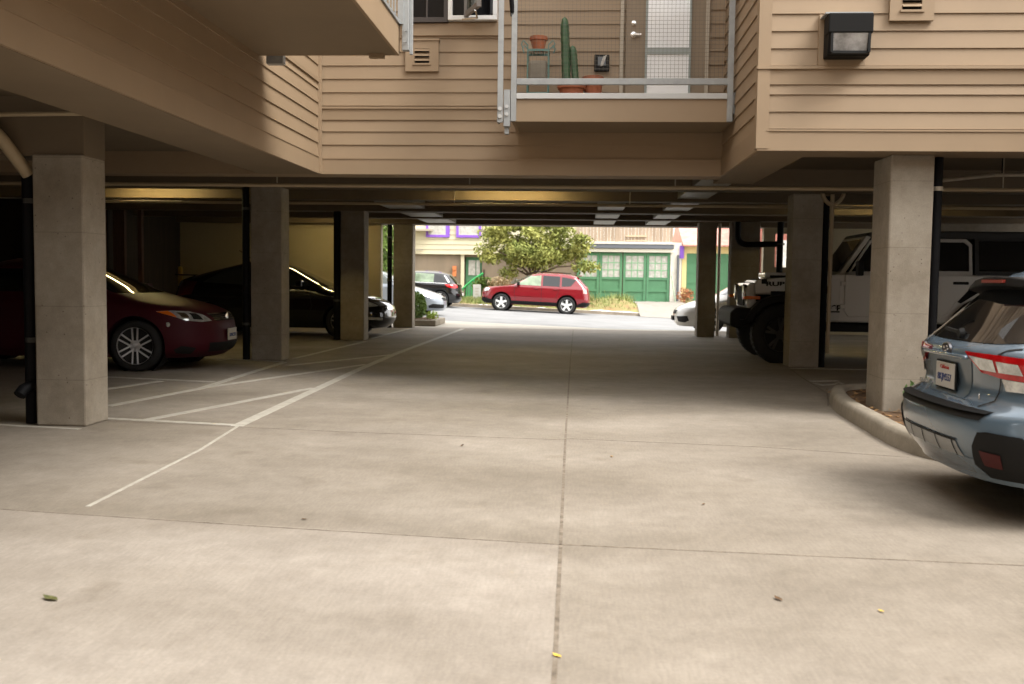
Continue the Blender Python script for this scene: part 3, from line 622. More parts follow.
# ------------------------------------------------------------------ cars
def interp(tab, z):
    if z <= tab[0][0]: return tab[0][1]
    for (a, va), (b, vb) in zip(tab, tab[1:]):
        if z <= b: return va + (vb - va) * (z - a) / (b - a)
    return tab[-1][1]
class Car:
    """shell lofted through plan outlines at many heights; local x runs front -> rear, z up"""
    def __init__(s, label, cat, loc, rz, L, front, rear, width, Lf, Lr, p=2.5, S=(1, 1, 1), group=None, name='car', tilt=0.):
        s.L = L; s.S = S if isinstance(S, tuple) else (S, S, S); s.p = p
        s.root = thing(name, label, cat, loc, rz, group)
        if tilt: s.root.rotation_euler.y = tilt
        z0 = min(front[0][0], rear[0][0]); z1 = front[-1][0]; n = 64
        s.zs = [z0 + (z1 - z0) * i / n for i in range(n + 1)]
        def smooth(tab):
            v = [interp(tab, z) for z in s.zs]
            for _ in range(2): v = [v[0]] + [(v[i-1] + 2 * v[i] + v[i+1]) / 4 for i in range(1, n)] + [v[-1]]
            return list(zip(s.zs, v))
        s.front = smooth(front); s.rear = smooth([(z, L + x) for z, x in rear]); s.width = smooth(width)
        s.Lf = smooth(Lf if isinstance(Lf, list) else [(0, Lf), (9, Lf)]); s.Lr = smooth(Lr if isinstance(Lr, list) else [(0, Lr), (9, Lr)])
    def half(s, x, z):
        xf, xr, w, lf, lr = (interp(t, z) for t in (s.front, s.rear, s.width, s.Lf, s.Lr)); p = s.p
        m = (xr - xf) / 2; lf = min(lf, m); lr = min(lr, m)
        if x < xf or x > xr: return 0.
        if x < xf + lf: return w * max(0, 1 - ((xf + lf - x) / lf) ** p) ** (1 / p)
        if x > xr - lr: return w * max(0, 1 - ((x - xr + lr) / lr) ** p) ** (1 / p)
        return w
    def xfront(s, y, z):
        xf, w, lf = interp(s.front, z), interp(s.width, z), interp(s.Lf, z); q = min(1, abs(y) / w)
        return xf + lf * (1 - max(0, 1 - q ** s.p) ** (1 / s.p))
    def xrear(s, y, z):
        xr, w, lr = interp(s.rear, z), interp(s.width, z), interp(s.Lr, z); q = min(1, abs(y) / w)
        return xr - lr * (1 - max(0, 1 - q ** s.p) ** (1 / s.p))
    def outline(s, z, nq=14, ns=26):
        xf, xr, w, lf, lr = (interp(t, z) for t in (s.front, s.rear, s.width, s.Lf, s.Lr)); p = s.p
        m = (xr - xf) / 2; lf = min(lf, m); lr = min(lr, m); pts = []
        for i in range(nq + 1):
            a = PI / 2 * i / nq; pts.append((xf + lf * (1 - math.cos(a) ** (2 / p)), w * math.sin(a) ** (2 / p)))
        for i in range(1, ns): pts.append((xf + lf + (xr - lr - xf - lf) * i / ns, w))
        for i in range(nq + 1):
            a = PI / 2 * (1 - i / nq); pts.append((xr - lr * (1 - math.cos(a) ** (2 / p)), w * math.sin(a) ** (2 / p)))
        return pts
    def T(s, p): return ((p[0] - s.L / 2) * s.S[0], p[1] * s.S[1], p[2] * s.S[2])
    def put(s, mb, name, m, parent=None, **k):
        mb.v = [s.T(p) for p in mb.v]
        return mb.build(name, m, parent or s.root, local=True, **k)
    def body(s, m, wheels, ra, cut_in=.30, name='body', top=True):
        vs = []; fs = []; rings = []
        for z in s.zs:
            o = s.outline(z); ring = [(x, y, z) for x, y in o] + [(x, -y, z) for x, y in reversed(o[1:-1])]
            rings.append(len(ring)); vs += ring
        n = rings[0]
        for i in range(len(s.zs) - 1):
            for k in range(n): fs.append((i*n+k, i*n+(k+1) % n, (i+1)*n+(k+1) % n, (i+1)*n+k))
        fs.append(tuple(reversed(range(n)))); fs.append(tuple(range((len(s.zs)-1)*n, len(s.zs)*n)))
        o = s.put(MB().add(vs, fs), name, m, smooth=True, auto=40)
        s.bodyobj = o
        # wheel arches
        W = max(v for z, v in s.width); cut = MB()
        for (xw, zw) in wheels:
            for sg in (-1, 1): cut.lathe([(ra, sg * (W - cut_in)), (ra, sg * (W + .3))], (xw, 0, zw), 'y', n=40)
        cut.v = [s.T(p) for p in cut.v]; co = cut.build('cutter', m); co.parent = s.root
        bpy.context.view_layer.update()
        bo = o.modifiers.new('arch', 'BOOLEAN'); bo.object = co; bo.operation = 'DIFFERENCE'; bo.solver = 'EXACT'
        bpy.context.view_layer.update()
        me = bpy.data.meshes.new_from_object(o.evaluated_get(bpy.context.evaluated_depsgraph_get()))
        o.modifiers.clear(); o.data = me; bpy.data.objects.remove(co)
        me.materials.clear(); me.materials.append(m)
        for (xw, zw) in wheels:
            for sg in (-1, 1):
                s.put(MB().lathe([(.02, sg * (W - cut_in + .012)), (ra - .012, sg * (W - cut_in + .012)), (ra - .006, sg * (W - .08))], (xw, 0, zw), 'y', n=36, cap=False), 'wheel_arch_liner', M_BLACK)
        return o
    def wheel(s, x, z, sg, r, tw, rim_r, yo, rimm, spokes=5, style='five', sw=.05):
        """yo: outer face of the tyre"""
        y0 = sg * (yo - tw); y1 = sg * yo; k = sg
        t = s.put(MB().lathe([(rim_r, y0), (r * .93, y0), (r * .985, y0 + k * .02), (r, y0 + k * .05), (r, y1 - k * .05), (r * .985, y1 - k * .02), (r * .93, y1), (rim_r + .012, y1 - k * .004), (rim_r, y1 - k * .02)], (x, 0, z), 'y', n=44), 'wheel', M_RUBBER, smooth=True, auto=60)
        rm = MB().lathe([(rim_r - .03, y1 - k * .10), (rim_r - .012, y1 - k * .03), (rim_r, y1 - k * .012), (rim_r + .004, y1 - k * .004)], (x, 0, z), 'y', n=44, cap=False)
        rm.lathe([(.075, y1 - k * .05), (.07, y1 - k * .02), (.03, y1 - k * .012), (.0, y1 - k * .012)], (x, 0, z), 'y', n=20, cap=False)
        for i in range(spokes):
            a = 2 * PI * i / spokes + PI / 2
            offs = (0,) if style == 'five' else (-.026, .026)
            for of in offs:
                ca, sa = math.cos(a), math.sin(a)
                A = (x + ca * .03 - sa * of, y1 - k * .028, z + sa * .03 + ca * of); B = (x + ca * (rim_r - .008) - sa * of * 1.4, y1 - k * .022, z + sa * (rim_r - .008) + ca * of * 1.4)
                rm.bar(A, B, sw, .03, up=(0, 1, 0))
        s.put(rm, 'rim', rimm, t, smooth=True, auto=30)
        s.put(MB().lathe([(.02, y1 - k * .075), (rim_r - .03, y1 - k * .075)], (x, 0, z), 'y', n=30, cap=False), 'brake_disc', mat('brake_dark_grey', (.03, .03, .03), .6), t)  # plain dark grey disc behind the spokes
        return t
    def _map(s, mode, a, z, off, sg):
        if mode == 'side': return (a, sg * (s.half(a, z) + off), z)
        if mode == 'front': return (s.xfront(a, z) - off, a, z)
        if mode == 'rear': return (s.xrear(a, z) + off, a, z)
        if mode in ('wf', 'wr'):     # a = angle in degrees round the corner, 0 = straight ahead / behind, 90 = side; above 90 runs on along the side by metres/.02
            if a < 0: a = -a; sg = -sg
            w = interp(s.width, z); p = s.p
            if mode == 'wf': x0, l, d = interp(s.front, z), interp(s.Lf, z), 1
            else: x0, l, d = interp(s.rear, z), interp(s.Lr, z), -1
            t = math.radians(min(90, a)); ex = max(0, a - 90) * .02
            x = x0 + d * (l * (1 - max(0, math.cos(t)) ** (2 / p)) + ex); y = w * math.sin(t) ** (2 / p)
            nx, ny = -d * math.cos(t), math.sin(t)
            return (x + nx * off, sg * (y + ny * off), z)
    def patch(s, mode, poly, name, m, off=.006, sg=1, parent=None, step=None, thick=.0, smooth=True):
        bm = bmesh.new(); bm.faces.new([bm.verts.new((a, z, 0)) for a, z in poly])
        lo = [min(p[i] for p in poly) for i in (0, 1)]; hi = [max(p[i] for p in poly) for i in (0, 1)]
        st = step or ((4, .03) if mode in ('wf', 'wr') else (.05, .03))
        for i in (0, 1):
            k = lo[i] + st[i]
            while k < hi[i]:
                no = (1, 0, 0) if i == 0 else (0, 1, 0); co = (k, 0, 0) if i == 0 else (0, k, 0)
                bmesh.ops.bisect_plane(bm, geom=bm.verts[:] + bm.edges[:] + bm.faces[:], plane_co=co, plane_no=no); k += st[i]
        bm.verts.index_update()
        mb = MB(); mb.add([s._map(mode, v.co.x, v.co.y, off, sg) for v in bm.verts], [[v.index for v in fc.verts] for fc in bm.faces]); bm.free()
        o = s.put(mb, name, m, parent, smooth=smooth)
        if thick:
            sd = o.modifiers.new('thickness', 'SOLIDIFY'); sd.thickness = thick; sd.offset = 0
        return o
    def strip(s, mode, path, w, name, m, off=.006, sg=1, parent=None):
        mb = MB()
        for (a, b) in zip(path, path[1:]):
            k = max(1, int(math.hypot(b[0] - a[0], b[1] - a[1]) / (.04 if mode not in ('wf', 'wr') else 3)))
            dx, dz = b[0] - a[0], b[1] - a[1]; l = math.hypot(dx, dz) or 1
            nx, nz = -dz / l * w / 2, dx / l * w / 2
            if mode in ('wf', 'wr'): nx, nz = 0, w / 2
            vs = []
            for i in range(k + 1):
                t = i / k; px, pz = a[0] + dx * t, a[1] + dz * t
                vs += [s._map(mode, px - nx, pz - nz, off, sg), s._map(mode, px + nx, pz + nz, off, sg)]
            mb.add(vs, [(2*i, 2*i+2, 2*i+3, 2*i+1) for i in range(k)])
        return s.put(mb, name, m, parent, smooth=True)
    def mirror(s, x, z, sg, m):
        y = s.half(x, z)
        mb = MB().bar((x, sg * (y - .01), z - .03), (x - .02, sg * (y + .08), z), .04, .04); mb.box(x - .06, sg * (y + .05), z - .055, x + .06, sg * (y + .22), z + .075)
        return s.put(mb, 'mirror', m, bevel=.02)

M_SEAM = mat('panel_gap', (.006, .006, .006), .8)

# ---- blue-grey crossover (rear towards the lane) -----------------------
P_BLUE = paint('blue_grey_paint', (.115, .165, .215), .25, .15)
L = 4.465
sub = Car('blue-grey crossover backed up to the curb, rear hatch and bumper showing', 'car', (2.05 + L * .93 / 2, 6.02, 0), PI, L,
          front=[(.24, .10), (.5, .0), (.75, .06), (.95, .6), (1.02, 1.2), (1.05, 1.35), (1.40, 2.05), (1.52, 2.3), (1.56, 2.6), (1.57, 3.0)],
          rear=[(.26, -.16), (.34, -.09), (.42, -.05), (.52, -.03), (.62, -.035), (.65, -.045), (.675, -.11), (.70, -.185), (.78, -.20), (.92, -.175), (.985, -.16), (1.02, -.185), (1.06, -.25), (1.20, -.38), (1.40, -.58), (1.47, -.68), (1.52, -.85), (1.55, -1.1), (1.57, -1.3)],
          width=[(.26, .80), (.36, .875), (.5, .90), (.62, .90), (.75, .895), (.95, .875), (1.02, .855), (1.06, .83), (1.40, .655), (1.48, .60), (1.53, .52), (1.56, .35), (1.57, .2)],
          Lf=.6, Lr=[(.25, .42), (.62, .46), (.68, .36), (1.0, .34), (1.06, .30), (1.4, .26), (1.57, .3)], p=2.7, S=.93)
C = sub; C.body(P_BLUE, [(.9, .34), (.9 + 2.665, .34)], .40)
for xw in (.9, 3.565):
    for sg in (-1, 1): C.wheel(xw, .34, sg, .345, .22, .215, .885, M_ALLOY, 5, 'five', .06)
C.patch('wr', [(-66, 1.10), (-60, 1.07), (-30, 1.048), (0, 1.042), (30, 1.048), (60, 1.07), (66, 1.10), (66, 1.30), (62, 1.44), (-62, 1.44), (-66, 1.30)], 'rear_window', M_GLASS, .006)
# spoiler
sp = MB(); ys = [-.66, -.60, -.4, -.2, 0, .2, .4, .60, .66]
for lo, (za, zb) in enumerate(((1.445, 1.50),)):
    vs = []
    for y in ys:
        k = 1 - (abs(y) / .66) ** 3; zc = 1.37 + .045 * (1 - (y / .66) ** 2); xb = L - .44 - .10 * (y / .66) ** 2
        vs += [(xb - .32, y, zc + .025), (xb, y, zc + .035 * k), (xb + .01, y, zc - .02), (xb - .22, y, zc - .075), (xb - .32, y, zc - .06)]
    n5 = 5; fs = [(i*5+k, i*5+(k+1) % 5, (i+1)*5+(k+1) % 5, (i+1)*5+k) for i in range(len(ys) - 1) for k in range(5)] + [(4, 3, 2, 1, 0), tuple(range(len(vs) - 5, len(vs)))]
    sp.add(vs, fs)
so = C.put(sp, 'roof_spoiler', M_BLACK, bevel=.008)
C.put(MB().box(L - .445, -.16, 1.408, L - .424, .16, 1.428), 'brake_light', mat('dim_red_lens', (.22, .03, .02), .3), so)
for sg in (-1, 1):  # dark side fins of the spoiler
    C.put(MB().add([(L-.56, sg*.60, 1.395), (L-.52, sg*.585, 1.37), (L-.46, sg*.655, 1.27), (L-.49, sg*.665, 1.26), (L-.66, sg*.635, 1.38)], [(0, 1, 2, 3), (0, 3, 4)]), 'spoiler_fin', M_BLACK)
for sg in (-1, 1):  # tail lamps: red surround, clear centre, red outer
    tl = C.patch('wr', [(13, .990), (40, .990), (70, .980), (94, .965), (98, .87), (70, .845), (40, .855), (25, .875)], 'tail_light', M_LAMP_RED, .012, sg)
    C.patch('wr', [(17, .967), (36, .957), (37, .888), (25, .892)], 'reversing_lens', M_LAMP_CLEAR, .017, sg, tl)
    C.patch('wr', [(38.5, .952), (55, .945), (57, .885), (39, .888)], 'indicator_lens', M_LAMP_CLEAR, .017, sg, tl)
    C.patch('wr', [(40, .852), (74, .84), (76, .79), (42, .785)], 'silver_lens', M_LAMP_CLEAR, .010, sg, tl)
# plate recess, plate, badge, lettering
rec = C.patch('rear', [(-.36, .945), (.36, .945), (.30, .70), (-.30, .70)], 'plate_recess', mat('blue_grey_shaded', (.085, .12, .15), .35, coat=.4), .004)  # flush patch, recess shade put into a darker body colour
C.patch('rear', [(-.36, .965), (.36, .965), (.37, .945), (-.37, .945)], 'garnish_bar', P_BLUE, .035, thick=.02)
xp = L - .168
pl = C.put(MB().box(xp, -.155, .735, xp + .012, .155, .895), 'license_plate', M_PLATE, bevel=.004)
C.put(MB().box(xp - .004, -.168, .725, xp + .006, .168, .905), 'plate_frame', M_BLACK, bevel=.004)
def rearM(x, y, z): return Matrix.Translation(C.T((x, y, z))) @ Matrix(((0, 0, 1, 0), (1, 0, 0, 0), (0, 1, 0, 0), (0, 0, 0, 1)))
lettering('8KJM557', .060, rearM(xp + .014, 0, .80), M_INK, pl, sx=.98)
lettering('California', .032, rearM(xp + .014, 0, .866), M_REDINK, pl, sx=1.1)
bx = C.xrear(0, .985); bmb = MB(); ring = [(bx + d, .075 * k * math.cos(2 * PI * i / 24), .985 + .042 * k * math.sin(2 * PI * i / 24)) for (d, k) in ((0, 1), (.014, .96), (.016, .8)) for i in range(24)]
bmb.add(ring, [(j * 24 + i, j * 24 + (i + 1) % 24, j * 24 + 24 + (i + 1) % 24, j * 24 + 24 + i) for j in (0, 1) for i in range(24)])
bd = C.put(bmb, 'badge', mat('dark_chrome', (.16, .16, .17), .3, metal=.9))
C.put(MB().add([(bx + .012, .064 * math.cos(2 * PI * i / 24), .985 + .036 * math.sin(2 * PI * i / 24)) for i in range(24)], [tuple(range(24))]), 'badge_field', mat('badge_blue', (.006, .008, .02), .3), bd)
for a, b, r in ((-.03, .008, .011), (.018, .014, .007), (.035, -.002, .007), (.005, -.014, .007), (-.02, -.016, .006)):
    C.put(MB().lathe([(r, bx + .012), (r * .5, bx + .017), (.0005, bx + .017)], (0, a, .985 + b), 'x', n=8, cap=False), 'badge_star', M_CHROME, bd)
lettering('CROSSTREK', .036, rearM(C.xrear(.46, .735) + .007, .43, .735) @ Matrix.Rotation(math.radians(-22), 4, 'Y'), M_CHROME, sub.root, 'model_lettering', .001, 1.25)
lettering('SUBARU', .034, rearM(C.xrear(.46, .735) + .007, -.43, .735) @ Matrix.Rotation(math.radians(22), 4, 'Y'), M_CHROME, sub.root, 'maker_lettering', .001, 1.25)
# bumper step pad, diffuser panels, cladding and reflectors
vs = []; fs = []
ys = [i * .07 for i in range(-10, 11)]
for y in ys: vs += [(C.xrear(y, .60) + .004, y, .655), (C.xrear(y, .60) - .15, y, .69)]
C.put(MB().add(vs, [(2*i, 2*i+1, 2*i+3, 2*i+2) for i in range(len(ys)-1)]), 'bumper_step', M_BLACK)
C.patch('rear', [(-.70, .66), (.70, .66), (.66, .612), (-.66, .612)], 'step_edge', M_BLACK, .008)
df = C.patch('rear', [(-.46, .46), (.46, .46), (.50, .375), (-.50, .375)], 'bumper_insert', mat('grey_insert', (.30, .31, .31), .4), .006)
for y in (-.46, -.24, -.02, .20, .42): C.strip('rear', [(y, .465), (y + .02 * (1 if y > 0 else -1), .37)], .014, 'insert_rib', M_BLACK, .009, parent=df)
C.strip('rear', [(-.47, .468), (.47, .468)], .012, 'insert_lip', M_BLACK, .008, parent=df)
for sg in (-1, 1):
    cl = C.patch('wr', [(41, .545), (47, .555), (70, .545), (84, .40), (100, .34), (100, .27), (42, .27), (35, .34), (37, .46)], 'bumper_cladding', M_BLACK, .012, sg)
    C.patch('wr', [(42, .44), (56, .43), (55, .345), (43, .35)], 'reflector', mat('dark_red_lens', (.06, .005, .005), .4, spec=.3), .02, sg, cl)
    C.patch('side', [(.45, .30), (1.4, .30), (1.4, .40), (3.05, .40), (3.05, .28), (.45, .28)][:6], 'sill_cladding', M_BLACK, .008, sg)
C.patch('rear', [(-.70, .375), (.70, .375), (.66, .275), (-.66, .275)], 'lower_bumper', mat('blue_grey_paint', (.2, .2, .2)), .004)
for sg in (-1, 1):
    C.patch('side', [(1.75, 1.07), (2.15, 1.36), (2.7, 1.42), (2.7, 1.07)], 'side_window', M_GLASS, .005, sg)
    C.patch('side', [(2.78, 1.07), (2.78, 1.42), (3.3, 1.39), (3.5, 1.30), (3.72, 1.12), (3.7, 1.07)], 'side_window', M_GLASS, .005, sg)
    C.strip('wr', [(60, 1.03), (84, 1.05)], .012, 'panel_gap', M_SEAM, .004, sg)
    C.strip('rear', [(sg * .735, 1.035), (sg * .66, 1.02), (sg * .62, .99)], .010, 'hatch_gap', M_SEAM, .007)
    C.strip('rear', [(sg * .64, .87), (sg * .60, .72), (sg * .54, .68)], .010, 'hatch_gap', M_SEAM, .007)
wp = MB().bar((L - .255, .02, 1.085), (L - .30, -.38, 1.10), .03, .02); wp.lathe([(.04, 0), (.03, .03), (0, .03)], (L - .26, .0, 1.08), 'x', n=14)
C.put(wp, 'rear_wiper', M_BLACK)
C.patch('front', [(-.62, 1.08), (.62, 1.08), (.52, 1.42), (-.52, 1.42)], 'windshield', M_GLASS, .006)

# ---- maroon coupe ------------------------------------------------------
P_MAROON = mat('maroon_paint', (.050, .005, .010), .5, spec=.16)
def coupe():
    L = 4.42
    C = Car('dark maroon coupe nosing out between the two nearest left columns', 'car', (-4.84 - L * 1.05 / 2, 13.5, 0), PI, L,
            front=[(.17, .16), (.24, .05), (.34, .0), (.48, .01), (.62, .03), (.72, .09), (.78, .20), (.855, .44), (.915, .74), (.96, .94), (1.0, 1.10), (1.31, 1.80), (1.37, 2.05), (1.40, 2.3), (1.415, 2.7)],
            rear=[(.2, -.1), (.5, .0), (.8, -.03), (.95, -.15), (1.0, -.45), (1.3, -1.1), (1.38, -1.4), (1.415, -1.55)],
            width=[(.17, .78), (.25, .85), (.45, .875), (.65, .875), (.85, .85), (.92, .82), (.97, .78), (1.3, .58), (1.37, .5), (1.40, .35), (1.415, .2)],
            Lf=[(.17, .85), (.6, .95), (.9, .80), (.98, .42), (1.4, .4)], Lr=.6, p=2.4, S=1.05)
    C.body(P_MAROON, [(.93, .33), (3.63, .33)], .375)
    for xw in (.93, 3.63):
        for sg in (-1, 1): C.wheel(xw, .325, sg, .322, .22, .232, .865, M_ALLOY, 6, 'twin', .02)
    C.patch('front', [(-.70, .985), (.70, .985), (.56, 1.33), (-.56, 1.33)], 'windshield', M_GLASS, .006)
    for sg in (-1, 1):
        hl = C.patch('wf', [(24, .640), (36, .628), (50, .650), (66, .735), (69, .765), (54, .775), (40, .765), (30, .72)], 'headlight', M_LAMP_CLEAR, .008, sg, step=(3, .02))
        C.patch('wf', [(57, .690), (66, .735), (69, .762), (58, .770)], 'turn_lens', M_LAMP_ORANGE, .012, sg, hl, step=(3, .02))
        C.patch('wf', [(33, .655), (43, .665), (43, .745), (36, .735)], 'lamp_bowl', M_BLACK, .012, sg, hl, step=(3, .02))
        C.patch('wf', [(46, .670), (53, .695), (53, .755), (46, .750)], 'lamp_bowl', M_CHROME, .012, sg, hl, step=(3, .02))
        C.patch('side', [(1.45, .99), (1.92, 1.28), (2.85, 1.28), (2.85, .99)], 'side_window', M_GLASS, .005, sg)
        C.patch('side', [(3.02, .97), (3.02, 1.27), (3.3, 1.18), (3.5, .99)], 'side_window', M_GLASS, .005, sg)
        C.strip('side', [(1.50, .92), (1.48, .6), (1.56, .3)], .010, 'door_gap', M_SEAM, .004, sg)
        C.mirror(1.55, 1.02, sg, P_MAROON)
        C.patch('wf', [(44, .30), (58, .33), (64, .28), (60, .23), (46, .22)], 'fog_recess', M_BLACK, .006, sg, step=(3, .02))
        C.put(MB().lathe([(.03, 0), (.0, .012)], (0, 0, 0), 'y', n=10), 'side_marker', M_LAMP_CLEAR).location = Vector(C.T((.52, sg * (C.half(.52, .60) + .004), .60))) - Vector(C.T((0, 0, 0)))
    gr = C.patch('front', [(-.40, .722), (-.33, .635), (.33, .635), (.40, .722)], 'grille', M_BLACK, .006)
    for z in (.655, .68, .705): C.strip('front', [(-.37, z), (.37, z)], .006, 'grille_bar', M_CHROME, .010, parent=gr)
    C.strip('front', [(-.41, .728), (.41, .728)], .016, 'grille_trim', M_CHROME, .012, parent=gr)
    C.patch('front', [(-.50, .36), (.50, .36), (.46, .24), (-.46, .24)], 'lower_intake', M_BLACK, .006)
    b = C.put(MB().box(-.02, -.155, .375, -.008, .155, .53), 'license_plate', M_PLATE, bevel=.004)
    MF = Matrix.Translation(C.T((-.022, 0, .44))) @ Matrix(((0, 0, -1, 0), (-1, 0, 0, 0), (0, 1, 0, 0), (0, 0, 0, 1)))
    lettering('5XNC372', .062, MF, M_INK, b, bold=.002, sx=.95)
    C.put(MB().lathe([(.055, -.0), (.05, -.012), (.0, -.014)], (.06, 0, .685), 'x', n=20, cap=False), 'badge', M_CHROME)
    return C
coupe()

# ---- black liftback ----------------------------------------------------
P_BLACK = paint('black_paint', (.006, .006, .007), .15)
L = 4.48
C = Car('black liftback parked behind the second and third left columns', 'car', (-4.02 - L * 1.08 / 2, 21.55, 0), PI, L,
        front=[(.17, .16), (.25, .06), (.36, .0), (.50, .01), (.60, .05), (.70, .18), (.80, .45), (.90, .90), (.98, 1.22), (1.38, 2.05), (1.44, 2.3), (1.475, 2.6), (1.49, 2.9)],
        rear=[(.25, -.06), (.5, .0), (.8, -.02), (1.05, -.10), (1.10, -.15), (1.25, -.65), (1.38, -1.15), (1.45, -1.4), (1.49, -1.55)],
        width=[(.17, .78), (.27, .84), (.5, .87), (.75, .87), (.95, .84), (1.02, .79), (1.38, .60), (1.45, .48), (1.49, .2)],
        Lf=[(.17, .65), (.7, .75), (.95, .62), (1.0, .42), (1.5, .4)], Lr=.5, p=2.4, S=1.08)
C.body(P_BLACK, [(.92, .31), (3.62, .31)], .36)
for xw in (.92, 3.62):
    for sg in (-1, 1): C.wheel(xw, .31, sg, .31, .2, .20, .855, M_ALLOY, 5, 'twin', .02)
C.patch('front', [(-.70, 1.0), (.70, 1.0), (.57, 1.40), (-.57, 1.40)], 'windshield', M_GLASS, .006)
for sg in (-1, 1):
    C.patch('wf', [(40, .62), (60, .60), (84, .68), (88, .80), (70, .80), (48, .70)], 'headlight', M_LAMP_CLEAR, .008, sg)
    C.patch('side', [(1.55, 1.0), (2.1, 1.36), (2.75, 1.41), (2.75, 1.0)], 'side_window', M_GLASS_G, .005, sg)
    C.patch('side', [(2.82, 1.0), (2.82, 1.41), (3.3, 1.30), (3.72, 1.05)], 'side_window', M_GLASS_G, .005, sg)
    C.patch('wr', [(60, 1.08), (92, 1.06), (92, .80), (60, .78)], 'tail_light', mat('dark_red_lens', (.075, .006, .006)), .008, sg)
    C.mirror(1.72, 1.03, sg, P_BLACK)
    C.strip('wf', [(40, .36), (70, .38)], .05, 'fog_lamp', M_LAMP_CLEAR, .008, sg)
C.patch('front', [(-.45, .60), (.45, .60), (.38, .54), (-.38, .54)], 'grille', M_CHROME, .006)
C.patch('rear', [(-.6, 1.14), (.6, 1.14), (.5, 1.36), (-.5, 1.36)], 'rear_window', M_GLASS, .006)
C.put(MB().box(L - .45, -.62, 1.17, L - .12, .62, 1.20), 'tail_spoiler', P_BLACK, bevel=.01)
C.put(MB().tube([(2.9, 0, 1.48), (3.25, 0, 1.70)], .006, 6), 'antenna', M_BLACK)
C.strip('side', [(1.55, .97), (1.5, .6), (1.58, .3)], .010, 'door_gap', M_SEAM, .004, 1)

